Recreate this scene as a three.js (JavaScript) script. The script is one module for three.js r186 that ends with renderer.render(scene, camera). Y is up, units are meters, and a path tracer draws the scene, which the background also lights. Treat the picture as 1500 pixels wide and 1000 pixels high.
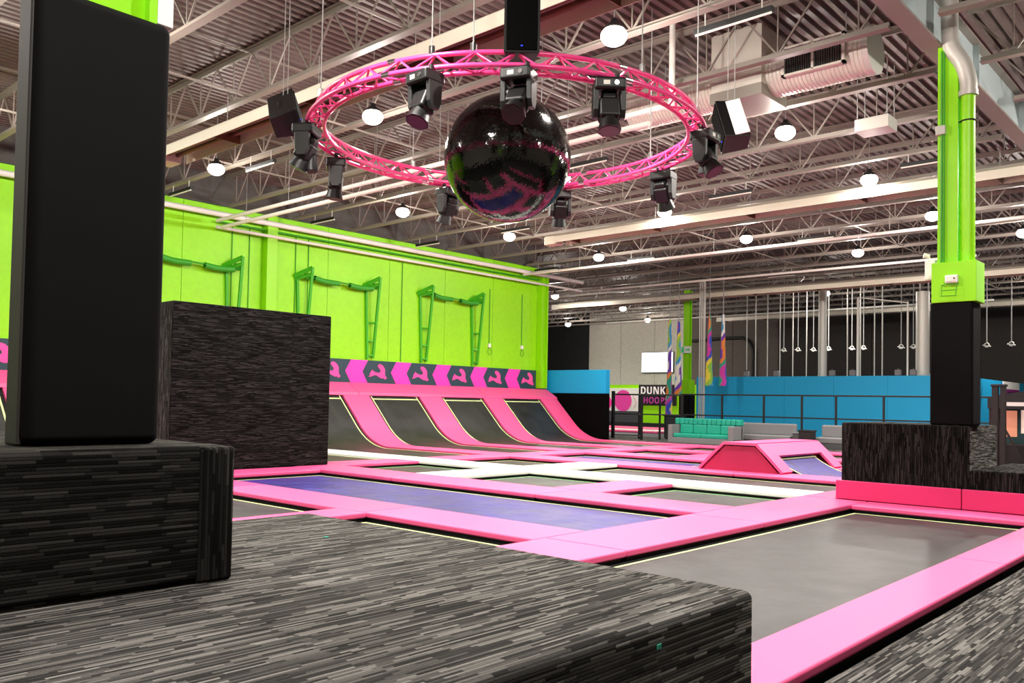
import * as THREE from 'three';
import { RoundedBoxGeometry } from 'three/addons/geometries/RoundedBoxGeometry.js';
import { mergeGeometries } from 'three/addons/utils/BufferGeometryUtils.js';
import { RectAreaLightUniformsLib } from 'three/addons/lights/RectAreaLightUniformsLib.js';
import { FontLoader } from 'three/addons/loaders/FontLoader.js';
import { TextGeometry } from 'three/addons/geometries/TextGeometry.js';

// ---------------------------------------------------------------- camera, light, exposure
const scene = new THREE.Scene();
scene.background = new THREE.Color(0x000000);
const renderer = new THREE.WebGLRenderer({ antialias: true });
renderer.toneMapping = THREE.LinearToneMapping;
renderer.toneMappingExposure = 1.0;
renderer.shadowMap.enabled = true;
RectAreaLightUniformsLib.init();
const camera = new THREE.PerspectiveCamera(2 * Math.atan(550.246 / 1248.56) * 180 / Math.PI, 1.5, 0.05, 200);
camera.position.set(0, 1.5, 0);
camera.up.set(0.006655, 0.9993777, 0.0346403);
camera.lookAt(-0.6725952, 1.5301078, -0.7393979);
camera.setViewOffset(1500, 1100.49, 0, 0, 1500, 1000);
scene.add(camera);
const LAMP_DOWN = 105, LAMP_SIDE = 34; // candela of each high bay lamp: main beam and spill

// ---------------------------------------------------------------- helpers
let seed = 7;
const rnd = () => { seed = (seed + 0x6d2b79f5) | 0; let t = Math.imul(seed ^ (seed >>> 15), 1 | seed); t = (t + Math.imul(t ^ (t >>> 7), 61 | t)) ^ t; return ((t ^ (t >>> 14)) >>> 0) / 4294967296; };
const ORD = ['first', 'second', 'third', 'fourth', 'fifth', 'sixth', 'seventh', 'eighth', 'ninth', 'tenth', 'eleventh', 'twelfth', 'thirteenth', 'fourteenth', 'fifteenth', 'sixteenth', 'seventeenth', 'eighteenth', 'nineteenth', 'twentieth', 'twenty first', 'twenty second', 'twenty third', 'twenty fourth'];
const used = {};
function numbered(n) { if (used[n] === undefined) { used[n] = 0; return n; } used[n]++; return n + '_' + String(used[n]).padStart(3, '0'); }
function put(name, geo, mat, parent) {
  const m = new THREE.Mesh(Array.isArray(geo) ? join(geo) : geo, mat);
  m.castShadow = true; m.receiveShadow = true;
  m.name = parent ? name : numbered(name); (parent || scene).add(m); return m;
}
function tag(o, label, category, group) { o.userData.label = label; o.userData.category = category; if (group) o.userData.group = group; return o; }
function thing(name, label, category, group, p = [0, 0, 0], turn = 0) {
  const g = new THREE.Group(); g.name = numbered(name); g.position.set(...p); g.rotation.y = turn; scene.add(g); return tag(g, label, category, group);
}
function struct(name, geo, mat) { const m = put(name, geo, mat); m.userData.kind = 'structure'; return m; }
function structGroup(name) { const g = new THREE.Group(); g.name = numbered(name); g.userData.kind = 'structure'; scene.add(g); return g; }
function copy(o, p, turn, label, group) {
  const c = o.clone(); c.name = numbered(o.name.replace(/_\d{3}$/, '')); c.userData = { ...o.userData }; scene.add(c);
  c.position.set(...p); if (turn !== undefined) c.rotation.y = turn;
  if (label) c.userData.label = label; if (group) c.userData.group = group; return c;
}
function join(list) {
  const l = list.map((g) => { let q = g.index ? g.toNonIndexed() : g; const r = new THREE.BufferGeometry(); for (const k of ['position', 'normal', 'uv']) if (q.attributes[k]) r.setAttribute(k, q.attributes[k]); if (!r.attributes.uv) r.setAttribute('uv', new THREE.BufferAttribute(new Float32Array(r.attributes.position.count * 2), 2)); return r; });
  return mergeGeometries(l);
}
const bx = (x0, x1, y0, y1, z0, z1) => new THREE.BoxGeometry(x1 - x0, y1 - y0, z1 - z0).translate((x0 + x1) / 2, (y0 + y1) / 2, (z0 + z1) / 2);
function rb(x0, x1, y0, y1, z0, z1, r = 0.02, s = 2) {
  const w = Math.abs(x1 - x0), h = Math.abs(y1 - y0), d = Math.abs(z1 - z0);
  return new RoundedBoxGeometry(w, h, d, s, Math.min(r, w / 2.01, h / 2.01, d / 2.01)).translate((x0 + x1) / 2, (y0 + y1) / 2, (z0 + z1) / 2);
}
const V = (x, y, z) => new THREE.Vector3(x, y, z);
function rod(a, b, r, seg = 8, r2 = r) {
  const A = V(...a), B = V(...b), d = B.clone().sub(A), g = new THREE.CylinderGeometry(r2, r, d.length(), seg);
  g.applyQuaternion(new THREE.Quaternion().setFromUnitVectors(V(0, 1, 0), d.clone().normalize()));
  return g.translate((A.x + B.x) / 2, (A.y + B.y) / 2, (A.z + B.z) / 2);
}
function bar(a, b, w, h = w) { // square section
  const A = V(...a), B = V(...b), d = B.clone().sub(A), g = new THREE.BoxGeometry(w, d.length(), h);
  g.applyQuaternion(new THREE.Quaternion().setFromUnitVectors(V(0, 1, 0), d.clone().normalize()));
  return g.translate((A.x + B.x) / 2, (A.y + B.y) / 2, (A.z + B.z) / 2);
}
const tubeOf = (pts, r, seg = 24, rad = 10) => new THREE.TubeGeometry(new THREE.CatmullRomCurve3(pts.map((p) => V(...p))), seg, r, rad, false);
// uv in metres from position: stripes run along u
function metreUV(g, scale, pick) {
  if (g.index) g = g.toNonIndexed();
  const p = g.attributes.position, uv = new Float32Array(p.count * 2), a = V(0, 0, 0), b = V(0, 0, 0), c = V(0, 0, 0), n = V(0, 0, 0);
  for (let i = 0; i < p.count; i += 3) {
    a.fromBufferAttribute(p, i); b.fromBufferAttribute(p, i + 1); c.fromBufferAttribute(p, i + 2);
    n.crossVectors(b.clone().sub(a), c.clone().sub(a));
    const ax = Math.abs(n.x), ay = Math.abs(n.y), az = Math.abs(n.z);
    [a, b, c].forEach((q, k) => {
      let u, v;
      if (pick) [u, v] = pick(q, n);
      else if (ay >= ax && ay >= az) { u = q.z; v = q.x; } else if (ax >= az) { u = q.z; v = q.y; } else { u = q.y; v = q.x; }
      uv[(i + k) * 2] = u / scale; uv[(i + k) * 2 + 1] = v / scale;
    });
  }
  g.setAttribute('uv', new THREE.BufferAttribute(uv, 2)); return g;
}
function tex(n, fn, srgb, m = n) {
  const d = new Uint8Array(n * m * 4);
  for (let y = 0; y < m; y++) for (let x = 0; x < n; x++) { const c = fn(x, y), i = (y * n + x) * 4; d[i] = c[0]; d[i + 1] = c[1]; d[i + 2] = c[2]; d[i + 3] = 255; }
  const t = new THREE.DataTexture(d, n, m); t.wrapS = t.wrapT = THREE.RepeatWrapping; t.magFilter = THREE.LinearFilter; t.minFilter = THREE.LinearMipmapLinearFilter; t.generateMipmaps = true;
  if (srgb) t.colorSpace = THREE.SRGBColorSpace; t.needsUpdate = true; return t;
}
// tiling value noise
function noiseGrid(n) { const a = new Float32Array(n * n); for (let i = 0; i < a.length; i++) a[i] = rnd(); return (u, v) => { const x = ((u % 1) + 1) % 1 * n, y = ((v % 1) + 1) % 1 * n, i = Math.floor(x), j = Math.floor(y), f = x - i, g = y - j, s = f * f * (3 - 2 * f), t = g * g * (3 - 2 * g), I = (i + 1) % n, J = (j + 1) % n, A = (ii, jj) => a[(jj % n) * n + (ii % n)]; return (A(i, j) * (1 - s) + A(I, j) * s) * (1 - t) + (A(i, J) * (1 - s) + A(I, J) * s) * t; }; }
const n8 = noiseGrid(8), n32 = noiseGrid(32), n128 = noiseGrid(128);

// ---------------------------------------------------------------- textures and materials
// loop-pile carpet: rows of short dashes in greys
const CARPET = 1.9, ROWS = 128, dash = [];
for (let r = 0; r < ROWS; r++) {
  const row = new Float32Array(1024); let x = Math.floor(rnd() * 60);
  const start = x; let v = 0;
  while (x < 1024 + start) { const len = 40 + Math.floor(rnd() * 150); const k = rnd(); v = k < 0.4 ? 30 + rnd() * 20 : k < 0.75 ? 56 + rnd() * 26 : 84 + rnd() * 40; for (let i = 0; i < len && x < 1024 + start; i++, x++) row[x % 1024] = v; }
  dash.push(row);
}
const carpetTex = tex(1024, (x, y) => {
  const r = Math.floor(y / 8), e = y % 8; let v = dash[r][x];
  const t = (n8(x / 1024, y / 1024) - 0.5) * 14; v = v + t + (rnd() - 0.5) * 26; if (e === 0 || e === 7) v *= 0.72;
  v = Math.max(8, v); return [v, v * 0.985, v * 0.965];
}, true);
const carpetSheen = tex(1024, (x, y) => { const r = Math.floor(y / 8), e = y % 8; let v = dash[r][x] * 2.5 + (rnd() - 0.5) * 50; if (e === 0 || e === 7) v *= 0.7; v = Math.max(10, Math.min(255, v)); return [v, v * 0.985, v * 0.965]; }, true);
const carpetBump = tex(1024, (x, y) => { const r = Math.floor(y / 8), e = y % 8; let v = 90 + dash[r][x] * 0.5 + (rnd() - 0.5) * 70; if (e === 0 || e === 7) v -= 60; return [v, v, v].map((q) => Math.max(0, Math.min(255, q))); });
const smudge = tex(256, (x, y) => { const v = 215 + (n8(x / 256, y / 256) - 0.5) * 44 + (n32(x / 256, y / 256) - 0.5) * 14; return [v, v, v]; });
const streak = tex(512, (x, y) => { const v = 200 + (n32(x / 512, y / 4096) - 0.5) * 60 + (n128(x / 512, y / 2048) - 0.5) * 40 + (n8(x / 512, y / 512) - 0.5) * 40; return [v, v, v]; }, true);
const weave = tex(256, (x, y) => { const v = 120 + ((x ^ y) & 1 ? 40 : -40) + (rnd() - 0.5) * 50; return [v, v, v]; });
const plaster = tex(256, (x, y) => { const v = 232 + (n32(x / 256, y / 256) - 0.5) * 14 + (n128(x / 256, y / 256) - 0.5) * 12; return [v, v, v]; }, true);
const paintTex = tex(256, (x, y) => { const v = 246 + (n32(x / 256, y / 256) - 0.5) * 8; return [v, v, v]; }, true);
const S = (color, roughness = 0.6, o = {}) => new THREE.MeshStandardMaterial({ color, roughness, ...o });
const P = (color, roughness = 0.5, o = {}) => new THREE.MeshPhysicalMaterial({ color, roughness, ...o });
const M = {
  carpetDarkShaded: P(0x747474, 0.95, { specularIntensity: 0.15, sheen: 1, sheenColor: new THREE.Color(0.7, 0.69, 0.66), sheenColorMap: carpetSheen, sheenRoughness: 0.6, map: carpetTex, bumpMap: carpetBump, bumpScale: 0.004 }),  // darker carpet copy: tall block's own tone, elsewhere shade of upright faces painted in
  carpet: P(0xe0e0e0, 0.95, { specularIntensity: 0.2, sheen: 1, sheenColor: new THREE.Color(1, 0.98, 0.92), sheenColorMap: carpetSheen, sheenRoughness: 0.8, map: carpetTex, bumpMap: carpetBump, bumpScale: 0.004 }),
  pink: P(0xe6518a, 0.5),
  crimson: P(0xa8184a, 0.55),
  white: P(0xe9ece6, 0.42),
  bedBlack: P(0x292929, 0.55, { map: streak, sheen: 1, sheenColor: new THREE.Color(0.16, 0.16, 0.155), sheenRoughness: 0.5, roughnessMap: smudge, bumpMap: weave, bumpScale: 0.0006 }),
  bedBlue: P(0x3d3196, 0.55, { map: streak, sheen: 1, sheenColor: new THREE.Color(0.06, 0.05, 0.09), sheenRoughness: 0.5, roughnessMap: smudge, bumpMap: weave, bumpScale: 0.0006 }),
  lime: S(0xcfdf9a, 0.6), limeGreen: S(0x8fd684, 0.6),
  skirt: S(0x080808, 0.9),
  frame: S(0x101010, 0.8),
  green: S(0x98ea00, 0.5, { map: paintTex }),
  greenPaint: S(0x90e000, 0.42),
  greenDark: S(0x2f9a1a, 0.5), greenMid: S(0x3fae12, 0.5),
  slate: S(0x24414c, 0.5), magenta: S(0xff3fbe, 0.5), squirrel: S(0xff4fa6, 0.5),
  deck: S(0x665450, 0.6, { map: plaster }),
  steel: S(0x80776f, 0.5), steelDark: S(0x8d7f79, 0.55),
  girder: S(0xa9b4b6, 0.5),
  galv: S(0xc4c2ba, 0.42, { metalness: 0.25 }),
  duct: S(0xd2cdc1, 0.42, { metalness: 0.2 }),
  heater: S(0xdcd6c4, 0.38, { metalness: 0.15 }), heaterIn: S(0x6a4a36, 0.4, { metalness: 0.4 }),
  pipe: S(0xe4e2da, 0.4),
  black: S(0x0a0a0b, 0.55), blackMatte: P(0x040404, 0.95, { specularIntensity: 0.15 }), blackVinyl: P(0x040405, 0.75, { specularIntensity: 0.25 }),
  blackPlastic: P(0x070708, 0.45),
  greyPlastic: P(0x141516, 0.45),
  trussPink: P(0xf0458f, 0.32, { clearcoat: 0.4, clearcoatRoughness: 0.2 }),
  chrome: S(0xd8d8d8, 0.2, { metalness: 1 }),
  glass: P(0x050507, 0.3),
  blue: S(0x06a0d6, 0.6),
  wallGrey: S(0xd4cec2, 0.8, { map: plaster }), wallDark: S(0x3c3734, 0.85, { map: plaster }), wallBlack: S(0x17191a, 0.9), wallBrown: S(0x6a605a, 0.85, { map: plaster }), wallUpper: S(0x5f5c58, 0.85, { map: plaster }),
  teal: P(0x0c9a82, 0.55), sofaGrey: S(0x77787a, 0.8), sofaDark: S(0x4b4c4e, 0.8),
  rail: S(0x050506, 0.6),
  lens: new THREE.MeshStandardMaterial({ color: 0xffffff, emissive: 0xfff4e2, emissiveIntensity: 14 }),
  screen: new THREE.MeshStandardMaterial({ color: 0xffffff, emissive: 0xffffff, emissiveIntensity: 1.6 }),
  lampHouse: S(0x3a3a3c, 0.5, { metalness: 0.5 }),
  tube: S(0xe9e6dc, 0.4),
  wire: S(0x9a9a98, 0.5), cable: S(0x161616, 0.6),
  plateWhite: S(0xeeeeea, 0.5),
};

// ---------------------------------------------------------------- setting
const WX = -24.25, CEIL = 8.3, FARZ = -52, RIGHTX = 11, BACKZ = 7, ANNEX = -47;
const floor = struct('floor', bx(ANNEX, RIGHTX, -1.0, -0.75, FARZ, BACKZ), M.frame);
{ // walkway carpet right of the court, and the carpet platform beyond it
  const g = structGroup('floor');
  put('walkway_carpet', metreUV(bx(-1.98, RIGHTX, -0.75, -0.082, -14.05, BACKZ), CARPET), M.carpet, g);
  put('platform_carpet', metreUV(bx(ANNEX, -5.5, -0.75, -0.02, -33.2, -28.75), CARPET), M.carpet, g);
  put('side_platform_carpet', metreUV(bx(-5.5, RIGHTX, -0.75, -0.02, FARZ, -16.5), CARPET), M.carpet, g);
  put('far_floor', bx(ANNEX, -5.5, -0.75, -0.05, FARZ, -33.2), M.sofaDark, g);
}
// corrugated roof deck, flutes along z
{
  const pts = [], pitch = 0.2; let x = ANNEX - 0.3;
  while (x < RIGHTX + 0.3) { pts.push([x, CEIL], [x + 0.085, CEIL], [x + 0.105, CEIL + 0.06], [x + 0.18, CEIL + 0.06]); x += pitch; }
  const pos = [], uv = [], nor = [], z0 = FARZ - 0.3, z1 = BACKZ + 0.3;
  for (let i = 0; i + 1 < pts.length; i++) {
    const [ax, ay] = pts[i], [bX, by] = pts[i + 1], L = Math.hypot(bX - ax, by - ay), nx = (by - ay) / L, ny = -(bX - ax) / L;
    for (const [px, py, pz] of [[ax, ay, z0], [bX, by, z0], [bX, by, z1], [ax, ay, z0], [bX, by, z1], [ax, ay, z1]]) { pos.push(px, py, pz); uv.push(px / 3, pz / 3); nor.push(nx, ny, 0); }
  }
  const g = new THREE.BufferGeometry(); g.setAttribute('position', new THREE.Float32BufferAttribute(pos, 3)); g.setAttribute('uv', new THREE.Float32BufferAttribute(uv, 2)); g.setAttribute('normal', new THREE.Float32BufferAttribute(nor, 3));
  const c = structGroup('ceiling');
  put('corrugated_deck', g, M.deck, c);
  put('roof_slab', bx(ANNEX - 0.3, RIGHTX + 0.3, CEIL + 0.09, CEIL + 0.3, z0, z1), M.wallDark, c);
}
// left wall: green panels below, bare concrete above, pilaster and corner post
{
  const w = structGroup('wall_left');
  put('backing', bx(WX - 0.3, WX - 0.05, -0.75, CEIL + 0.1, -28.2, BACKZ), M.greenDark, w);
  put('upper_band', bx(WX - 0.06, WX - 0.02, 7.36, CEIL + 0.06, -28.2, BACKZ), M.wallUpper, w);
  const seams = [BACKZ, 4.2, 1.5, -1.2, -3.9, -6.6, -9.3, -12.0, -14.66, -17.2, -19.9, -22.69, -25.4, -28.2];
  for (let i = 0; i + 1 < seams.length; i++) put('wall_panel', metreUV(bx(WX - 0.05, WX, -0.7, 7.34, seams[i + 1] + 0.008, seams[i] - 0.008), 3, (q) => [q.z, q.y]), M.green, w);
  put('pilaster', rb(WX - 0.02, WX + 0.28, 2.9, 7.3, -15.05, -14.68, 0.01, 1), M.greenPaint, w);
  put('corner_post', [bx(WX, WX + 0.3, 2.1, 7.3, -28.62, -28.55), bx(WX, WX + 0.3, 2.1, 7.3, -28.27, -28.2), bx(WX + 0.13, WX + 0.17, 2.1, 7.3, -28.58, -28.24)], M.greenPaint, w);
}
// annex beyond the green wall and the far, right and rear walls
{
  const a = structGroup('wall_far');
  const zones = [[ANNEX, -39.4, M.wallBlack], [-39.4, -30.6, M.wallGrey], [-30.6, -24.2, M.wallBrown], [-24.2, RIGHTX, M.wallDark]];
  for (const [x0, x1, m] of zones) { const n = Math.max(1, Math.round((x1 - x0) / 2.9)), s = (x1 - x0) / n; for (let i = 0; i < n; i++) put('wall_panel', metreUV(bx(x0 + i * s + 0.015, x0 + (i + 1) * s - 0.015, -0.75, CEIL + 0.1, FARZ - 0.25, FARZ), 3, (q) => [q.x, q.y]), m, a); }
  put('backing', bx(ANNEX, RIGHTX, -0.75, CEIL + 0.1, FARZ - 0.4, FARZ - 0.2), M.wallBlack, a);
  put('wall_pipe', tubeOf([[-30.4, 5.9, FARZ + 0.15], [-27.5, 6.0, FARZ + 0.15], [-26.4, 5.9, FARZ + 0.15], [-25.9, 5.3, FARZ + 0.15], [-25.85, 4, FARZ + 0.15], [-25.85, 0, FARZ + 0.15]], 0.1, 40), M.black, a);
  struct('wall_annex', bx(ANNEX - 0.3, ANNEX, -0.75, CEIL + 0.1, FARZ - 0.3, -28), M.wallBlack);
  struct('wall_annex_near', bx(ANNEX - 0.3, WX - 0.3, -0.75, CEIL + 0.1, -28.2, -27.9), M.wallBlack);
  struct('wall_right', bx(RIGHTX, RIGHTX + 0.3, -0.75, CEIL + 0.1, FARZ - 0.3, BACKZ + 0.3), M.wallGrey);
  struct('wall_rear', bx(WX - 0.3, RIGHTX + 0.3, -0.75, CEIL + 0.1, BACKZ, BACKZ + 0.3), M.wallGrey);
}
// roof girder over the column line
{
  const g = structGroup('trim_1');
  put('bottom_flange', bx(-4.24, -3.96, 7.18, 7.22, FARZ, BACKZ), M.steel, g);
  put('web', bx(-4.115, -4.085, 7.2, 7.98, FARZ, BACKZ), M.girder, g);
  put('top_flange', bx(-4.24, -3.96, 7.96, 8.0, FARZ, BACKZ), M.steel, g);
  for (let z = -48; z < 6; z += 3.5) put('stiffener', bx(-4.22, -3.98, 7.22, 7.96, z, z + 0.015), M.girder, g);
}

// ---------------------------------------------------------------- court frame and pads
const ZB = [[-3.65, -4.6], [-7.1, -8.05], [-10.6, -11.7], [-14.05, -15.05], [-17.35, -18.45], [-20.75, -21.85], [-24.1, -25.2], [-27.6, -28.7]]; // pads across the court
const X1 = [-6.1, -5.0], X2 = [-9.64, -8.6], X3 = [-13.3, -12.2], X4 = [-16.8, -15.8];
const frameParts = [];
const padThick = 0.075;
function pad(x0, x1, z0, z1, mat, label, group, name = 'frame_pad') {
  const zl = Math.min(z0, z1), zh = Math.max(z0, z1);
  const o = thing(name, label, 'pad', group, [(x0 + x1) / 2, 0, (zl + zh) / 2]);
  const w = (x1 - x0) / 2 - 0.006, d = (zh - zl) / 2 - 0.006;
  put('cushion', metreUV(rb(-w, w, -padThick, 0, -d, d, 0.022, 3), 2), mat, o);
  put('base_board', bx(-w + 0.03, w - 0.03, -padThick - 0.02, -padThick + 0.002, -d + 0.03, d - 0.03), M.frame, o);
  frameParts.push(bx(x0 + 0.05, x1 - 0.05, -0.75, -padThick - 0.018, zl + 0.05, zh - 0.05));
  return o;
}
const PG = { across: 'pink pads across the court', along: 'pink pads bridging the rows', wAcross: 'white pads across the court', wAlong: 'white pads of the cross arm' };
// rows across the court
ZB.forEach(([za, zb], k) => {
  if (k === 0) return;
  const white = k === 3;
  const cuts = [[-6.1, -9.1], [-9.1, -12.75], [-12.75, -16.8]];
  const row = ['', 'row before the long violet trampoline', 'row behind the long violet trampoline', 'white row', 'row in front of the pink hump', 'row just behind the pink hump', 'second row behind the pink hump', 'last row before the lounge'][k];
  cuts.forEach(([a, b], i) => pad(b, a, za, zb, white ? M.white : M.pink, (white ? 'white' : 'pink') + ' vinyl pad at the ' + ['spine end', 'middle', 'ramp end'][i] + ' of the ' + row, white ? PG.wAcross : PG.across));
});
// pads along the court between the rows
const between = (k) => [ZB[k][1], ZB[k + 1][0]];
const along = (X, k, label, mat = M.pink) => { const [a, b] = between(k); pad(X[0], X[1], a, b, mat, label, mat === M.white ? PG.wAlong : PG.along); };
pad(-9.64, -9.0, -4.0, -7.1, M.pink, 'pink pad stub running to the low carpeted platform', PG.along);
pad(-16.0, -15.0, -8.05, -10.6, M.pink, 'pink vinyl pad between the tall carpeted block and long violet trampoline', null);
along(X2, 2, 'pink bridging pad between the spine square and the white cross'); along(X3, 2, 'white cross arm pad before the white row', M.white); along(X4, 2, 'pink bridging pad before the white row near the ramps');
along(X3, 3, 'white cross arm pad behind the white row', M.white); along(X4, 3, 'pink bridging pad behind the white row near the ramps');
along(X4, 4, 'pink bridging pad between violet trampoline and the ramps');
along(X3, 5, 'pink bridging pad behind the hump, midway along the court'); along(X4, 5, 'pink bridging pad behind the hump near the ramps'); along(X4, 6, 'pink bridging pad in the last row near the ramps'); along(X2, 6, 'pink bridging pad in the last row near the spine');
// wide spine pad by the long black trampoline, in lengths
[[-4.0, -7.3, 'wide pink spine pad beside the low carpeted platform'], [-7.3, -10.4, 'wide pink spine pad at the end of the long violet trampoline'], [-10.4, -14.05, 'wide pink spine pad reaching the carpeted box']].forEach(([a, b, l]) => pad(X1[0], X1[1], a, b, M.pink, l, 'spine pads'));
for (const [a, b] of [[-14.1, -18], [-18, -22], [-22, -25], [-25, -28.7]]) pad(-6.1, -5.55, a, b, M.pink, 'narrow pink pad behind the carpeted box of the green column', 'narrow pads behind the box');
pad(-2.54, -2.04, -4.05, -9.5, M.pink, 'pink walkway edge pad starting at the low carpeted platform', 'walkway edge pads'); pad(-2.54, -2.04, -9.5, -14.05, M.pink, 'pink walkway edge pad ending at the upright pink pads', 'walkway edge pads');
pad(-5.0, -2.54, -13.32, -14.05, M.pink, 'pink pad at the foot of the upright pink strip below the carpeted box', null);

// ---------------------------------------------------------------- flat trampolines
const BEDY = -0.11;
function ring(x0, x1, z0, z1, t, y, h) { return [bx(x0, x1, y, y + h, z0, z0 + t), bx(x0, x1, y, y + h, z1 - t, z1), bx(x0, x0 + t, y, y + h, z0 + t, z1 - t), bx(x1 - t, x1, y, y + h, z0 + t, z1 - t)]; }
function bed(x0, x1, z0, z1, mat, label, group, lime = M.lime) {
  const zl = Math.min(z0, z1), zh = Math.max(z0, z1);
  const o = thing('trampoline', label, 'trampoline', group, [(x0 + x1) / 2, BEDY, (zl + zh) / 2]);
  const w = (x1 - x0) / 2, d = (zh - zl) / 2, a = 0.1;
  put('jump_mat', metreUV(bx(-w + a, w - a, -0.012, 0, -d + a, d - a), 2.2), mat, o);
  put('edge_webbing', ring(-w + a - 0.005, w - a + 0.005, -d + a - 0.005, d - a + 0.005, 0.035, 0, 0.004), lime, o);
  put('spring_cover', ring(-w - 0.06, w + 0.06, -d - 0.06, d + 0.06, a + 0.06, -0.03, 0.014), M.skirt, o);
  return o;
}
bed(-5.0, -2.54, -13.32, -4.0, M.bedBlack, 'long black trampoline beside the walkway with pale lime edge webbing');
bed(-15.0, -6.1, -10.6, -8.05, M.bedBlue, 'long violet blue trampoline in front of the tall carpeted box');
bed(-9.0, -6.1, -7.1, -4.0, M.bedBlack, 'black trampoline just behind the low carpeted platform');
bed(-15.0, -9.64, -7.1, -4.0, M.bedBlack, 'black trampoline seen between carpeted box and pink pad');
bed(-8.6, -6.1, -14.05, -11.7, M.bedBlack, 'black square trampoline between white row and wide pink spine', null, M.limeGreen);
bed(-12.2, -9.64, -14.05, -11.7, M.bedBlack, 'black square trampoline inside the right angle of the white cross', null, M.limeGreen);
bed(-15.8, -13.3, -14.05, -11.7, M.bedBlack, 'black square trampoline left of the white cross arm', null, M.limeGreen);
bed(-12.2, -6.1, -17.35, -15.05, M.bedBlack, 'long black trampoline between white row and pink hump', null);
bed(-15.8, -13.3, -17.35, -15.05, M.bedBlack, 'black square trampoline between white cross arm and the ramps', null);
bed(-15.8, -13.3, -24.1, -21.85, M.bedBlack, 'black trampoline beyond the hump, left of a pink bridging pad', 'far black trampolines');
bed(-12.2, -6.1, -24.1, -21.85, M.bedBlack, 'long black trampoline beyond the pink hump', null);
bed(-15.8, -9.64, -27.6, -25.2, M.bedBlack, 'long black trampoline in the last row before the lounge', null);
bed(-8.6, -6.1, -27.6, -25.2, M.bedBlack, 'short black trampoline in the last row behind the hump', null);
// violet row with the hump
bed(-15.8, -11.4, -20.75, -18.45, M.bedBlue, 'violet blue trampoline leading up to the pink hump');
bed(-7.55, -6.1, -20.75, -18.45, M.bedBlue, 'small violet blue trampoline at the right foot of the pink hump');

// ---------------------------------------------------------------- wall ramps (curved trampolines)
const RX0 = -20.9, RR = 2.2;
function prof(off) { // polyline from the flat towards the wall, offset along its normal
  const p = []; const add = (x, y, nx, ny) => p.push([x + nx * off, y + ny * off]);
  add(-16.8, 0, 0, 1); for (let i = 0; i <= 14; i++) { const t = i / 14 * Math.PI / 4; add(RX0 - RR * Math.sin(t), RR - RR * Math.cos(t), Math.sin(t), Math.cos(t)); }
  const ex = RX0 - RR * Math.SQRT1_2, ey = RR - RR * Math.SQRT1_2; add(ex - 1.1, ey + 1.1, Math.SQRT1_2, Math.SQRT1_2); return p;
}
function profStrip(o1, o2, z0, z1, from = 0, to = 99) {
  const a = prof(o1).slice(from, to), b = prof(o2).slice(from, to), s = new THREE.Shape();
  a.forEach(([x, y], i) => (i ? s.lineTo(x, y) : s.moveTo(x, y))); b.reverse().forEach(([x, y]) => s.lineTo(x, y));
  const g = new THREE.ExtrudeGeometry(s, { depth: z1 - z0, bevelEnabled: false, steps: 1 }); g.translate(0, 0, z0); return g;
}
for (let k = 0; k < ZB.length; k++) {
  const [za, zb] = ZB[k], flatWhite = k === 3;
  const o = thing('ramp_pad', 'curved pink ramp pad, ' + ORD[7 - k] + ' from the black barrier', 'pad', 'pads between the ramps');
  put('cushion', metreUV(profStrip(-padThick, 0, zb + 0.006, za - 0.006, flatWhite ? 1 : 0), 2), M.pink, o);
  if (flatWhite) put('white_cushion', rb(RX0, -16.806, -padThick, 0, zb + 0.006, za - 0.006, 0.02, 2), M.white, o);
  put('side_frame', profStrip(-0.34, -padThick - 0.005, zb + 0.06, za - 0.06), M.frame, o);
  frameParts.push(bx(-23.4, -16.85, -0.75, -0.3, zb + 0.1, za - 0.1));
}
for (let k = 0; k + 1 < ZB.length; k++) {
  const za = ZB[k][1], zb = ZB[k + 1][0];
  const o = thing('ramp_trampoline', 'curved black wall trampoline, ' + ORD[6 - k] + ' from the black barrier', 'trampoline', 'curved wall trampolines');
  put('jump_mat', metreUV(profStrip(-0.062, -0.05, zb + 0.1, za - 0.1), 2.2), M.bedBlack, o);
  put('edge_webbing', [profStrip(-0.05, -0.046, zb + 0.095, zb + 0.14), profStrip(-0.05, -0.046, za - 0.14, za - 0.095), bx(-0.025, 0.025, -0.006, 0.002, zb + 0.1, za - 0.1).rotateZ(-Math.PI / 4).translate(-23.344 - 0.034, 1.532 - 0.034, 0)], M.lime, o);
  put('spring_cover', profStrip(-0.085, -0.07, zb, zb + 0.12), M.skirt, o); put('spring_cover', profStrip(-0.085, -0.07, za - 0.12, za), M.skirt, o);
}
for (let i = 0, z = -28.72; z < -2; i++) { // sloped pads along the top of the ramps
  const L = [4.5, 6.2, 6.2, 6.2, 3.6][i] || 4, zz = z + L;
  const o = thing('top_pad', 'long pink pad along the ramp tops, ' + ORD[i] + ' from the black barrier', 'pad', 'pads along the ramp tops');
  const s = new THREE.Shape(); s.moveTo(-23.42, 1.62); s.lineTo(-23.46, 1.72); s.lineTo(-24.06, 2.06); s.lineTo(-24.14, 2.0); s.lineTo(-24.14, 1.84); s.lineTo(-23.6, 1.56); s.closePath();
  put('cushion', metreUV(new THREE.ExtrudeGeometry(s, { depth: L - 0.02, bevelEnabled: false }).translate(0, 0, z + 0.01), 2), M.pink, o);
  z = zz;
}
struct('trim_2', frameParts, M.frame);

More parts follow.
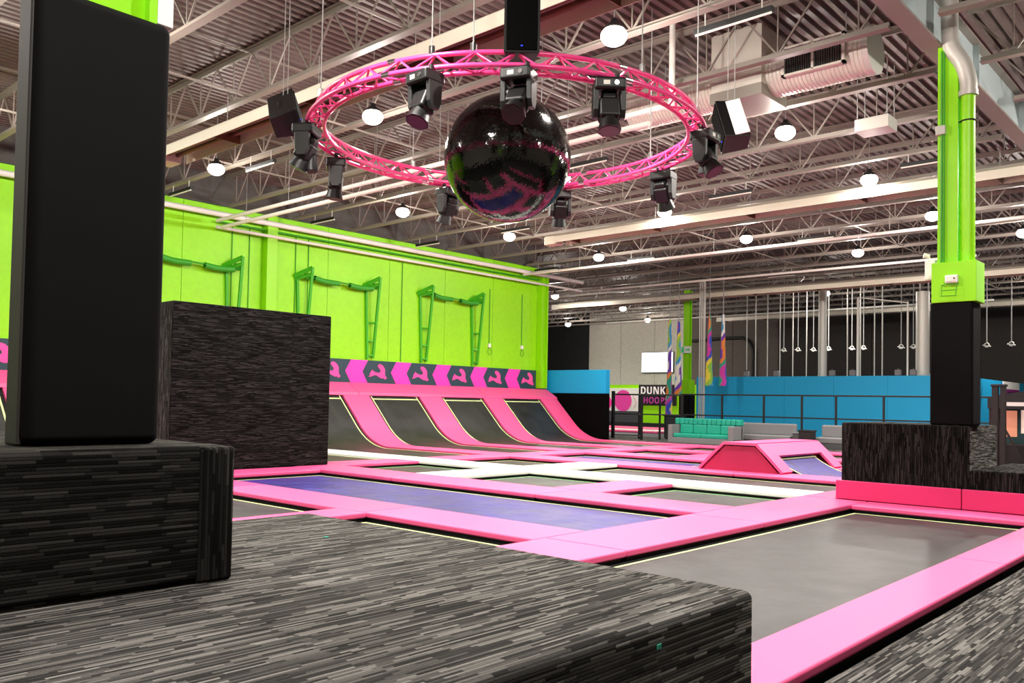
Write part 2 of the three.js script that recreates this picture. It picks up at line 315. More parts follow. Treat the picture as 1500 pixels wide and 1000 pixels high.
// ---------------------------------------------------------------- chevron banners with squirrel emblem
const squirrelShape = () => { // leaping squirrel facing +x of the shape, about 1 x 1
  const s = new THREE.Shape();
  const p = [[270, 285], [290, 235], [308, 212], [313, 192], [326, 212], [370, 236], [440, 250], [468, 222], [462, 190], [440, 162], [414, 128], [424, 96], [452, 84], [492, 100], [528, 140], [548, 190], [546, 255], [552, 295], [583, 338], [572, 350], [556, 340], [560, 358], [545, 368], [524, 345], [480, 347], [430, 318], [392, 294], [352, 292], [318, 312], [262, 328], [256, 316], [288, 298]].map(([x, y]) => [(x - 420) * 0.00253, (225 - y) * 0.00195]);
  p.forEach((q, i) => (i ? s.lineTo(...q) : s.moveTo(...q))); s.closePath(); return s;
};
const sqGeo = new THREE.ExtrudeGeometry(squirrelShape(), { depth: 0.012, bevelEnabled: false, curveSegments: 3 }).rotateY(Math.PI / 2);
const chevShape = () => { const s = new THREE.Shape(); s.moveTo(0, 0.405); s.lineTo(-0.24, 0); s.lineTo(0, -0.405); s.lineTo(0.74, -0.405); s.lineTo(0.5, 0); s.lineTo(0.74, 0.405); s.closePath(); return s; };
const chGeo = new THREE.ExtrudeGeometry(chevShape(), { depth: 0.008, bevelEnabled: false }).rotateY(Math.PI / 2);
for (let i = 0; i < 12; i++) {
  const zs = -26.4 + i * 2.043, last = i === 0; // zs: near top corner of the chevron; the run ends at the black barrier
  const z0 = last ? -28.15 : zs - 2.043 + 0.3, z1 = zs + 0.3;
  const o = thing('chevron_banner', 'slate banner panel with chevron and squirrel, ' + ORD[i] + ' from the black barrier', 'banner', 'chevron banner panels', [WX + 0.02, 2.465, zs]);
  put('backing', bx(0.0, 0.03, -0.405, 0.405, z0 - zs, z1 - zs - 0.004), M.slate, o);
  put('chevron', chGeo.clone().translate(0.03, 0, 0), M.magenta, o);
  if (i !== 99) put('squirrel_emblem', sqGeo.clone().translate(0.03, 0.02, -1.2), M.squirrel, o);
}

// ---------------------------------------------------------------- the pink hump
{
  const o = thing('hump', 'pink padded hump with crimson end panel and violet sloping mats', 'ramp', null, [-9.26, 0, -17.95]);
  const L = 3.4; // runs away from its end panel
  const poly = (pts, d, z) => { const s = new THREE.Shape(); pts.forEach(([x, y], i) => (i ? s.lineTo(x, y) : s.moveTo(x, y))); s.closePath(); return new THREE.ExtrudeGeometry(s, { depth: d, bevelEnabled: false }).translate(0, 0, z); };
  put('end_panel', poly([[-0.98, 0], [-0.38, 0.57], [0.36, 0.57], [0.92, 0]], 0.05, -0.09), M.crimson, o);
  put('rear_panel', poly([[-1.02, 0], [-0.38, 0.6], [0.36, 0.6], [0.98, 0]], 0.05, -L), M.crimson, o);
  const slab = (a, b, z0, z1, t = 0.06) => { const dx = b[0] - a[0], dy = b[1] - a[1], l = Math.hypot(dx, dy), nx = -dy / l * t, ny = dx / l * t; return metreUV(poly([a, b, [b[0] + nx, b[1] + ny], [a[0] + nx, a[1] + ny]], z1 - z0, z0), 2); };
  put('top_pad', slab([-0.4, 0.6], [0.38, 0.6], -L, 0.0), M.pink, o);
  put('ridge_pad', slab([-0.66, 0.36], [-0.4, 0.6], -L, 0.0), M.pink, o);
  put('ridge_pad', slab([0.38, 0.6], [0.66, 0.34], -L, 0.0), M.pink, o);
  for (const [z0, z1] of [[-0.52, 0.0], [-L, -L + 0.5]]) { put('slope_pad', slab([-1.02, 0.0], [-0.66, 0.36], z0, z1), M.pink, o); put('slope_pad', slab([0.66, 0.34], [1.0, 0.0], z0, z1), M.pink, o); }
  const curve = (sgn) => { const a = [], b = []; for (let i = 0; i <= 16; i++) { const t = i / 16, x = 0.56 + t * (sgn > 0 ? 1.16 : 1.58), y = 0.33 * Math.pow(1 - t, 1.9) * 1.0 + BEDY * (1 - Math.pow(1 - t, 2)); a.push([sgn * x, y]); b.unshift([sgn * x, y - 0.02]); } return [...a, ...b]; };
  for (const s of [1, -1]) {
    const c = curve(s); put('sloping_mat', metreUV(poly(c, 2.1, -2.7), 2.2), M.bedBlue, o);
    const up = c.map(([x, y]) => [x, y + 0.006]);
    put('edge_webbing', [poly(up, 0.04, -2.7), poly(up, 0.04, -0.64), bx(s > 0 ? 0.6 : -0.66, s > 0 ? 0.66 : -0.6, 0.275, 0.3, -2.7, -0.6)], M.lime, o);
  }
  put('core', poly([[-0.95, -0.7], [-0.95, 0], [-0.4, 0.5], [0.38, 0.5], [0.92, 0], [0.92, -0.7]], L - 1.4, -L + 0.7).translate(0, -0.16, 0), M.frame, o);
}

// ---------------------------------------------------------------- carpeted boxes
function carpetBox(o, name, x0, x1, y0, y1, z0, z1, r = 0.045, m = M.carpet, scale = CARPET) { return put(name, metreUV(rb(x0, x1, y0, y1, z0, z1, r, 3), scale), m, o); }
{
  const o = thing('carpet_platform', 'low carpeted platform under the carpeted block of the black column', 'platform');
  carpetBox(o, 'carpet_cover', -5.7, -1.93, -0.75, 0.6, -3.92, 5.5);
  const p = thing('carpet_block', 'waist high carpeted block carrying the black padded column', 'platform');
  carpetBox(p, 'carpet_cover', -5.9, -3.86, 0.6, 1.26, -2.2, 5.0, 0.045, M.carpetDarkShaded);  // same carpet as the platform, with upright shade put into its colour
  put('corner_binding', metreUV(rb(-3.9, -3.848, 0.601, 1.255, -2.212, -2.03, 0.02, 3), CARPET, (q) => [q.y, q.z + q.x]), M.carpetDarkShaded, p);
  const t = thing('tall_carpet_block', 'tall charcoal carpeted block behind the black column', 'platform');
  carpetBox(t, 'carpet_cover', -17.6, -16.02, 0.0, 3.35, -11.5, -7.78, 0.03, M.carpetDarkShaded, 1.5);
  const r = thing('carpet_bench', 'carpeted box below the green column with vertical pile stripes', 'platform');
  carpetBox(r, 'carpet_cover', -5.45, -3.53, -0.02, 1.26, -15.75, -14.1, 0.03, M.carpetDarkShaded, 1.5);
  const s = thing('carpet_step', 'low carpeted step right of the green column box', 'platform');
  carpetBox(s, 'carpet_cover', -3.525, 6, -0.1, 0.6, -16.6, -14.1, 0.03, M.carpetDarkShaded, 1.5);
  let x = -5.52; for (const [w, l] of [[1.9, 'upright hot pink pad along the foot of the carpeted box'], [1.9, 'upright hot pink pad where the carpeted box meets the step'], [2.6, 'upright hot pink pad along the foot of the low step']]) {
    const q = thing('kick_pad', l, 'pad', 'upright pink pads');
    put('cushion', metreUV(rb(x, x + w - 0.01, 0.002, 0.31, -14.1, -14.05, 0.015, 2), 2), M.crimsonPink || (M.crimsonPink = P(0xcc2a68, 0.5)), q); x += w;
  }
}

// ---------------------------------------------------------------- columns
{
  const o = thing('column', 'black padded column standing on the waist high carpeted block', 'column');
  put('pad_wrap', rb(-4.3, -4.1, 1.26, 3.34, -1.95, -1.33, 0.05, 4), M.blackVinyl, o);
  put('pad_edge', rb(-4.31, -4.15, 1.262, 3.32, -1.345, -1.32, 0.012, 3), S(0x2a2826, 0.6), o);
  put('steel_post', [bx(-4.28, -4.13, 3.3, 7.18, -1.88, -1.84), bx(-4.28, -4.13, 3.3, 7.18, -1.48, -1.44), bx(-4.22, -4.18, 3.3, 7.18, -1.85, -1.47)], M.greenPaint, o);
  put('junction_box', rb(-4.26, -4.14, 3.34, 3.5, -1.97, -1.88, 0.01, 1), M.plateWhite, o);
}
{
  const o = thing('column', 'green column with black padded base on the carpeted box', 'column');
  put('pad_wrap', rb(-4.1, -3.49, 1.25, 3.16, -14.6, -14.12, 0.05, 4), M.blackVinyl, o);
  put('green_casing', rb(-4.07, -3.44, 3.14, 3.76, -14.58, -14.1, 0.008, 1), M.greenPaint, o);
  put('steel_post', [bx(-4.03, -3.74, 3.7, 7.18, -14.3, -14.26), bx(-4.03, -3.74, 3.7, 7.18, -14.56, -14.52), bx(-3.9, -3.87, 3.7, 7.18, -14.54, -14.27)], M.greenPaint, o);
  put('conduit', [rod([-3.96, 3.74, -14.22], [-3.96, 7.1, -14.22], 0.014), rod([-3.925, 3.74, -14.22], [-3.925, 7.1, -14.22], 0.012)], M.greenDark, o);
  put('conduit_box', rb(-4.04, -3.9, 5.78, 5.92, -14.26, -14.17, 0.008, 1), M.galv, o);
  put('downpipe', rod([-3.61, 3.7, -14.32], [-3.61, 6.42, -14.32], 0.1, 20), M.greenPaint, o);
  const n = put('clamp', [new THREE.TorusGeometry(0.105, 0.012, 6, 20).rotateX(Math.PI / 2).translate(-3.61, 5.95, -14.32), rod([-3.74, 5.95, -14.28], [-3.68, 5.95, -14.3], 0.012)], M.cable, o);
  const d = thing('drain_pipe', 'pale grey drain pipe bending down onto the green column', 'pipe');
  put('bent_pipe', tubeOf([[-3.61, 6.36, -14.32], [-3.61, 6.55, -14.32], [-3.68, 6.85, -14.3], [-3.83, 7.15, -14.26], [-3.86, 7.5, -14.25], [-3.85, 8.28, -14.25]], 0.125, 40, 18), M.galv, d);
  put('coupling', rod([-3.61, 6.34, -14.32], [-3.61, 6.42, -14.32], 0.14, 20), M.galv, d);
  const e = thing('emergency_light', 'white emergency light in a wire cage on the green casing', 'light');
  put('housing', rb(-3.86, -3.68, 3.43, 3.55, -14.1, -14.03, 0.012, 2), M.plateWhite, e);
  put('face_plate', rb(-3.84, -3.7, 3.45, 3.53, -14.035, -14.02, 0.004, 1), M.tube, e);
  put('indicator', bx(-3.735, -3.715, 3.48, 3.505, -14.022, -14.015), M.black, e);
  const wires = []; for (const [a, b] of [[[-3.9, 3.4], [-3.9, 3.22]], [[-3.68, 3.42], [-3.7, 3.24]]]) wires.push(rod([a[0], a[1], -14.02], [b[0], b[1], -14.02], 0.005, 5), rod([a[0], a[1], -14.1], [a[0], a[1], -14.02], 0.005, 5));
  for (const y of [3.4, 3.31, 3.23]) wires.push(rod([-3.9, y, -14.02], [-3.69, y, -14.02], 0.005, 5)); put('wire_cage', wires, M.greenDark, e);
  const b = thing('battery_light', 'white battery unit with spotlight head left of green column', 'light');
  put('case', rb(-4.26, -4.09, 3.55, 3.86, -14.5, -14.4, 0.02, 2), M.plateWhite, b);
  put('bracket', [bar([-4.12, 3.66, -14.45], [-4.04, 3.66, -14.45], 0.03)], M.plateWhite, b);
  put('spotlight', [rod([-4.28, 3.95, -14.42], [-4.2, 3.93, -14.46], 0.04, 14, 0.03), rod([-4.18, 3.85, -14.45], [-4.2, 3.93, -14.45], 0.01, 6)], M.plateWhite, b);
}

// ---------------------------------------------------------------- roof joists
const HB = 7.3, HT = 8.24, PITCH = 2.32;
function makeJoist(xa, xb, name, label, group, split) {
  const o = thing(name, label, 'joist', group);
  put('bottom_chord', [bx(xa + 0.2, xb - 0.2, HB - 0.012, HB + 0.012, -0.075, 0.075), bx(xa + 0.2, xb - 0.2, HB, HB + 0.09, -0.022, -0.01), bx(xa + 0.2, xb - 0.2, HB, HB + 0.09, 0.01, 0.022)], M.steel, o);
  put('top_chord', [bx(xa, xb, HT + 0.03, HT + 0.055, -0.08, 0.08), bx(xa, xb, HT - 0.06, HT + 0.03, -0.024, -0.01), bx(xa, xb, HT - 0.06, HT + 0.03, 0.01, 0.024)], M.steel, o);
  const n = Math.round((xb - xa) / 1.34), s = (xb - xa) / n, webs = [];
  const diagR = bar([0, HB + 0.05, 0], [s / 2, HT - 0.03, 0], 0.03), diagL = bar([0, HB + 0.05, 0], [-s / 2, HT - 0.03, 0], 0.03), vert = bar([0, HB + 0.05, 0], [0, HT - 0.03, 0], 0.022);
  for (let i = 0; i < n; i++) { const x = xa + (i + 0.5) * s;
    for (const [nm, g] of [['web_diagonal', diagL], ['web_vertical', vert], ['web_diagonal', diagR]]) { if (split) { const m = put(nm, g, M.steel, o); m.position.x = x; } else webs.push(g.clone().translate(x, 0, 0)); } }
  if (!split) { const m = put('web_members', webs, M.steel, o); }
  return o;
}
{
  const near = makeJoist(WX + 0.03, -4.25, 'roof_joist', 'open web steel roof joist spanning above the trampoline court', 'roof joists over the court', true);
  const zs = []; for (let k = -2; k <= 21; k++) zs.push(-1.71 - PITCH * k);
  let first = true;
  for (const z of zs.filter((q) => q > -27.6)) { const n = zs.indexOf(z), lab = n <= 5 ? 'open web roof joist, ' + ORD[5 - n] + ' from the mirror ball towards rear wall' : 'open web roof joist, ' + ORD[n - 6] + ' from the mirror ball towards far wall'; if (first) { near.position.z = z; near.userData.label = lab; first = false; } else copy(near, [0, 0, z], undefined, lab); }
  const far = makeJoist(-44.6, -4.25, 'roof_joist', 'open web steel roof joist above the lounge and far hall', 'roof joists over the far hall', false);
  first = true;
  for (const z of zs.filter((q) => q <= -27.6)) { const lab = 'long open web roof joist, ' + ORD[23 - zs.indexOf(z)] + ' from the far wall'; if (first) { far.position.z = z; far.userData.label = lab; first = false; } else copy(far, [0, 0, z], undefined, lab); }
  const right = makeJoist(-3.95, RIGHTX - 0.03, 'roof_joist', 'open web steel roof joist on the walkway side of the girder', 'roof joists right of the girder', false);
  first = true;
  for (const z of zs) { const lab = 'roof joist on the walkway side of girder, ' + ORD[23 - zs.indexOf(z)] + ' from far wall'; if (first) { right.position.z = z; right.userData.label = lab; first = false; } else copy(right, [0, 0, z], undefined, lab); }
  for (const [x, l] of [[-10.2, 'over the mirror ball ring'], [-14.9, 'midway to the green wall'], [-19.6, 'nearest the green wall']]) { const b = thing('joist_bridging', 'thin steel bridging line across the roof joists ' + l, 'bridging', 'joist bridging'); put('lower_angle', bar([x, HB + 0.03, 3], [x, HB + 0.03, -51.9], 0.035), M.steel, b); put('upper_angle', bar([x, HT - 0.05, 3], [x, HT - 0.05, -51.9], 0.03), M.steel, b); }
}

// ---------------------------------------------------------------- high bay lamps
const lampProto = new THREE.Group();
function makeLamp() {
  const o = thing('high_bay_lamp', 'round glowing high bay lamp hung from the roof joists', 'lamp', 'high bay lamps');
  const L = new THREE.LatheGeometry([[0, 0.26], [0.05, 0.26], [0.06, 0.2], [0.1, 0.18], [0.15, 0.13], [0.16, 0.1], [0.13, 0.09], [0, 0.09]].map(([x, y]) => new THREE.Vector2(x, y)), 24);
  put('housing', L, M.lampHouse, o);
  put('lens', new THREE.SphereGeometry(0.2, 24, 14).scale(1, 0.72, 1).translate(0, 0.0, 0), M.lens, o);
  put('hanger', rod([0, 0.25, 0], [0, 1.3, 0], 0.008, 6), M.wire, o);
  return o;
}
{
  const spots = [];
  for (const x of [-1.7, -7.43, -13.17, -19.2]) for (const z of [-0.3, -5.2, -10.3, -16.2, -20.85, -25.85]) spots.push([x, z]);
  spots.push([-11.24, -30.5], [-6.0, -30.0], [-1.0, -33.4], [-16.5, -40.6], [-28.5, -40.8], [-28.1, -34.1], [-36, -40.8], [-37.5, -47], [-31, -47.2], [-8, -43], [3, -40]);  // the pair nearest the grey far wall is added to brighten it
  let proto = null;
  for (const [x, z] of spots) {
    const rowName = { '4': 'beyond the walkway', '-1.7': 'over the walkway', '-7.43': 'beside the mirror ball', '-13.17': 'midway to the green wall', '-19.2': 'nearest the green wall' }[x], kth = [-0.3, -5.2, -10.3, -16.2, -20.85, -25.85].indexOf(z);
    const lab = rowName && kth >= 0 ? 'glowing high bay lamp, ' + ORD[5 - kth] + ' from the lounge in the row ' + rowName : 'glowing high bay lamp over the far hall, part of a seen and added set';
    if (!proto) { proto = makeLamp(); proto.position.set(x, 7.0, z); proto.userData.label = lab; } else copy(proto, [x, 7.0, z], undefined, lab);
    if (!(rowName && kth >= 0)) scene.children[scene.children.length - 1].userData.group = 'high bay lamps of the far hall';
    const p = new THREE.PointLight(0xfff7ee, LAMP_SIDE, 0, 2); p.position.set(x, 6.82, z); p.castShadow = true; p.shadow.radius = 6; p.name = 'lamp_spill'; scene.add(p);
    const q = new THREE.SpotLight(0xfff7ee, LAMP_DOWN, 0, 1.3, 1, 2); q.position.set(x, 6.82, z); q.target.position.set(x, 0, z); q.castShadow = true; q.shadow.radius = 6; q.name = 'lamp_beam'; scene.add(q, q.target);
  }
}

// ---------------------------------------------------------------- radiant heaters
function heater(x0, x1, z, y, label) {
  const o = thing('radiant_heater', label, 'heater', null, [x1, y, z]);
  const L = x1 - x0;
  const s = new THREE.Shape(); [[-0.3, -0.1], [-0.3, 0.1], [-0.16, 0.2], [0.16, 0.2], [0.3, 0.1], [0.3, -0.1], [0.29, -0.1], [0.29, 0.095], [0.155, 0.19], [-0.155, 0.19], [-0.29, 0.095], [-0.29, -0.1]].forEach(([a, b], i) => (i ? s.lineTo(a, b) : s.moveTo(a, b))); s.closePath();
  put('reflector', new THREE.ExtrudeGeometry(s, { depth: L, bevelEnabled: false }).rotateY(-Math.PI / 2), M.heater, o);
  for (const q of [-0.1, 0.1]) put('burner_tube', rod([0, 0.04, q], [-L, 0.04, q], 0.05, 12), M.heaterIn, o);
  put('burner_box', rb(-L - 0.5, -L - 0.02, -0.12, 0.16, -0.2, 0.2, 0.02, 1), M.heater, o);
  const ribs = [], ch = []; for (let t = 1.5; t < L; t += 3) { ribs.push(bx(-t - 0.01, -t + 0.01, -0.1, 0.12, -0.28, 0.28)); ch.push(rod([-t, 0.18, 0], [-t, HB - y, 0], 0.006, 5)); }
  for (const g of ribs) put('cross_rib', g, M.heaterIn, o); for (const g of ch) put('hanger', g, M.wire, o);
}
heater(-17.3, -4.6, -8.3, 6.52, 'long cream radiant heater trough above the mirror ball');
heater(-17.3, -3.2, -21.2, 6.7, 'long cream radiant heater trough hung mid court');
heater(-29.5, -4.6, -36.3, 6.7, 'long cream radiant heater trough above the lounge');
heater(-25.5, -3.4, -47.4, 6.75, 'cream radiant heater trough near the far wall');

// ---------------------------------------------------------------- pipes by the ceiling and green wall
{
  const pp = (label, list, r, m = M.pipe) => { const o = thing('ceiling_pipe', label, 'pipe'); put('pipe_run', list.map(([a, b]) => rod(a, b, r, 14)), m, o); return o; };
  const hang = (o, list) => { for (const [x, y, z] of list) put('hanger', rod([x, y, z], [x, 8.28, z], 0.007, 5), M.wire, o); };
  let o = pp('white sprinkler pipe running along the top of green wall', [[[-23.92, 7.02, BACKZ], [-23.92, 7.02, -31]]], 0.085); for (const z of [-5, -9, -13.8, -18, -22, -26]) put('clamp', rod([WX, 7.02, z], [-23.92, 7.02, z], 0.02, 6), M.greenDark, o);
  o = pp('thin white pipe along green wall below the larger pipe', [[[-23.95, 6.62, -12.9], [-23.95, 6.62, -31]]], 0.05); for (const z of [-15, -19, -23, -27]) put('clamp', rod([WX, 6.62, z], [-23.95, 6.62, z], 0.014, 6), M.greenDark, o);
  o = pp('dark green conduit between the two white wall pipes', [[[-24.1, 6.82, -13], [-24.1, 6.82, -28.2]]], 0.03, M.greenDark); for (const z of [-15, -20, -25]) put('clip', bx(WX, -24.08, 6.8, 6.84, z, z + 0.03), M.greenDark, o);
  o = pp('upper one of two white pipes crossing from the green wall', [[[-23.8, 6.78, -12.85], [-8.0, 6.78, -12.85]], [[-8.0, 6.7, -12.85], [-8.0, 8.28, -12.85]]], 0.055); hang(o, [[-20, 6.78, -12.85], [-14, 6.78, -12.85]]);
  o = pp('lower one of two white pipes crossing from the green wall', [[[-23.9, 6.62, -13.05], [-8.6, 6.62, -13.05]]], 0.055); hang(o, [[-22.5, 6.62, -13.05], [-16.5, 6.62, -13.05], [-10.5, 6.62, -13.05]]);
  for (const [x0, x1, z, y] of [[-24, -4.3, -27.0, 6.9], [-30, -8, -32.8, 6.9], [-32, -10, -44, 6.6]]) { o = pp('white pipe hung across the hall at z row ' , [[[x0, y, z], [x1, y, z]]], 0.05); o.userData.label = z > -30 ? 'white pipe crossing the hall at the end of green wall' : z > -40 ? 'white pipe crossing above the lounge sofas' : 'white pipe crossing near the far grey wall'; hang(o, [[x0 + 3, y, z], [x0 + 9, y, z], [x0 + 15, y, z]]); }
}
// cables and plugs on the green wall
{
  const drop = (z, y0, y1, plug, label) => { const o = thing('wall_conduit', label, 'conduit', plug ? null : 'conduits on the green wall'); put('conduit', rod([WX + 0.02, y0, z], [WX + 0.02, y1, z], 0.016, 6), M.greenDark, o); if (plug) { put('outlet', rb(WX, WX + 0.08, y1 - 0.1, y1 + 0.06, z - 0.06, z + 0.06, 0.01, 1), M.plateWhite, o); put('cord', tubeOf([[WX + 0.06, y1 - 0.08, z], [WX + 0.1, y1 - 0.3, z + 0.15], [WX + 0.08, y1 - 0.42, z], [WX + 0.06, y1 - 0.28, z - 0.12], [WX + 0.05, y1 - 0.1, z - 0.03]], 0.01, 24, 5), M.greenDark, o); } };
  drop(-13.6, 6.8, 2.9, 0, 'thin green conduit running down the green wall'); drop(-14.2, 6.8, 2.9, 0, 'thin green conduit running down the green wall'); drop(-15.9, 6.8, 2.9, 0, 'thin green conduit running down the green wall'); drop(-16.4, 6.8, 2.9, 0, 'thin green conduit running down the green wall');
  drop(-20.5, 6.6, 2.9, 0, 'thin green conduit running down the green wall');
  drop(-25.2, 6.1, 3.8, 1, 'conduit ending in a white outlet with looped cord'); drop(-27.2, 6.1, 3.84, 1, 'conduit ending in a white outlet near the wall corner');
}
// green climbing brackets with padded cross bars
{
  const frame = (o, z, s) => { // ladder frame hinged from the wall
    const x0 = WX + 0.02, x1 = WX + 0.42, g = [];
    g.push(bar([x1, 5.82, z], [x0 + 0.05, 2.95, z - s * 0.02], 0.08), bar([x0 + 0.03, 5.55, z + s * 0.34], [x0 + 0.03, 2.92, z + s * 0.22], 0.08));
    g.push(bar([x1, 5.8, z], [x0, 5.5, z + s * 0.45], 0.1), bar([x1, 5.6, z], [x0, 5.4, z + s * 0.4], 0.08));
    const r = []; for (const y of [4.2, 3.55, 3.05]) { const t = (y - 2.95) / 2.87; r.push(bar([x0 + 0.05 + t * (x1 - x0 - 0.05), y, z], [x0 + 0.03, y, z + s * 0.26], 0.05)); }
    put('ladder_frame', g, M.greenMid, o); for (const q of r) put('rung', q, M.greenMid, o);
    put('pivot', rod([x0 + 0.2, 5.52, z - 0.1], [x0 + 0.2, 5.52, z + 0.14], 0.1, 14), M.greenDark, o);
  };
  for (const [za, zb, label] of [[-11.0, -13.75, 'green folding wall frame with padded bar above the tall carpeted block'], [-16.3, -19.15, 'green folding wall frame with padded bar beside the pilaster'], [-21.7, -24.45, 'green folding wall frame with padded bar near the wall outlets']]) {
    const o = thing('wall_frame', label, 'frame'); frame(o, za, 1); frame(o, zb, 1);
    const x = WX + 0.24, m = (za + zb) / 2;
    put('cross_bar', rod([x, 5.5, za], [x, 5.42, zb], 0.03, 10), M.greenDark, o);
    put('bar_cushion', tubeOf([[x, 5.5, za - 0.2], [x, 5.43, za - 0.6], [x, 5.42, m + 0.22]], 0.09, 12, 12), M.greenDark, o);
    put('bar_cushion', tubeOf([[x, 5.42, m - 0.22], [x, 5.38, m - 0.7], [x, 5.41, zb + 0.2]], 0.09, 12, 12), M.greenDark, o);
  }
}
// ---------------------------------------------------------------- spiral duct and plenum
{
  const o = thing('air_duct', 'spiral air duct with square plenum box between the joists', 'duct', null, [-7.35, 7.5, -14.45]);
  put('plenum', rb(-0.5, 0.5, -0.46, 0.82, -0.5, 0.5, 0.01, 1), M.duct, o);
  put('plenum_band', rb(-0.515, 0.515, -0.47, -0.26, -0.515, 0.515, 0.01, 1), S(0x8f8a80, 0.45, { metalness: 0.2 }), o);
  const spiral = (x0, x1) => { const g = [rod([x0, 0, 0], [x1, 0, 0], 0.4, 36)]; const n = Math.round(Math.abs(x1 - x0) / 0.07); for (let i = 0; i <= n; i++) g.push(new THREE.TorusGeometry(0.402, 0.008, 4, 36).rotateY(Math.PI / 2).translate(x0 + (x1 - x0) * i / n, 0, 0)); return g; };
  put('spiral_section', spiral(-2.4, -0.5), M.duct, o); put('spiral_section', spiral(0.5, 2.2), M.duct, o);
  put('end_cap', rod([2.2, 0, 0], [2.3, 0, 0], 0.41, 36), M.galv, o); put('end_cap', rod([-2.5, 0, 0], [-2.4, 0, 0], 0.41, 36), M.galv, o);
  const gr = put('grille_frame', [bx(0.85, 1.95, -0.26, -0.22, 0.36, 0.46), bx(0.85, 1.95, 0.22, 0.26, 0.36, 0.46), bx(0.85, 0.9, -0.26, 0.26, 0.36, 0.46), bx(1.9, 1.95, -0.26, 0.26, 0.36, 0.46), bx(1.38, 1.42, -0.24, 0.24, 0.36, 0.46), bx(0.87, 1.93, -0.24, 0.24, 0.33, 0.4)], M.duct, o);
  const sl = []; for (let x = 0.92; x < 1.9; x += 0.04) if (Math.abs(x - 1.4) > 0.03) sl.push(bx(x, x + 0.014, -0.22, 0.22, 0.4, 0.44)); put('grille_louvers', sl, M.black, gr);
  put('hanger', [rod([-1.8, 0.4, 0], [-1.8, 0.78, 0], 0.01, 5), rod([1.8, 0.4, 0], [1.8, 0.78, 0], 0.01, 5)], M.wire, o);
  const d = thing('air_duct', 'large grey spiral duct right of the green column', 'duct', null, [-2, 6.4, -30.8]);
  put('spiral_section', (() => { const g = [rod([-1.7, 0, 0], [8, 0, 0], 0.55, 32)]; for (let x = -1.7; x < 8; x += 0.3) g.push(new THREE.TorusGeometry(0.553, 0.01, 4, 32).rotateY(Math.PI / 2).translate(x, 0, 0)); return g; })(), M.galv, d);
  put('hanger', [rod([0, 0.5, 0], [0, 0.9, 0], 0.01, 5), rod([5, 0.5, 0], [5, 0.9, 0], 0.01, 5)], M.wire, d);
}
// ceiling unit heater box
{
  const o = thing('ceiling_box', 'small grey ventilation box hung between joists by the heater', 'vent', null, [-5.9, 7.0, -16.9]);
  put('case', rb(-0.32, 0.32, -0.12, 0.12, -0.25, 0.25, 0.01, 1), M.galv, o);
  for (const [x, z] of [[-0.28, -0.2], [0.28, -0.2], [-0.28, 0.2], [0.28, 0.2]]) put('hanger', rod([x, 0.1, z], [x, 1.28, z], 0.01, 5), M.wire, o);
}
// ---------------------------------------------------------------- black light bars
{
  const o = thing('light_bar', 'black light bar with pale tube hung under a roof joist', 'light bar', 'hung light bars', [-5.9, 7.05, -11.1]);
  put('housing', rb(-0.62, 0.62, -0.03, 0.05, -0.05, 0.05, 0.01, 1), M.black, o);
  put('tube', rod([-0.6, -0.045, 0.02], [0.6, -0.045, 0.02], 0.018, 8), M.tube, o);
  put('hook', [rod([-0.45, 0.04, 0], [-0.45, 0.3, 0], 0.01, 5), rod([0.45, 0.04, 0], [0.45, 0.3, 0], 0.01, 5)], M.galv, o);
  for (const [x, z] of [[-18.2, -10.9], [-22.3, -10.95], [-10.8, -20.27], [-22.3, -15.6], [-18.4, -20.27], [-18.2, -27.2], [-11.4, -27.2], [-22.9, -27.2], [-15.8, -34.2], [-22.6, -20.27], [-12, -15.6], [-5.9, -20.27]]) copy(o, [x, 7.05, z]);
}
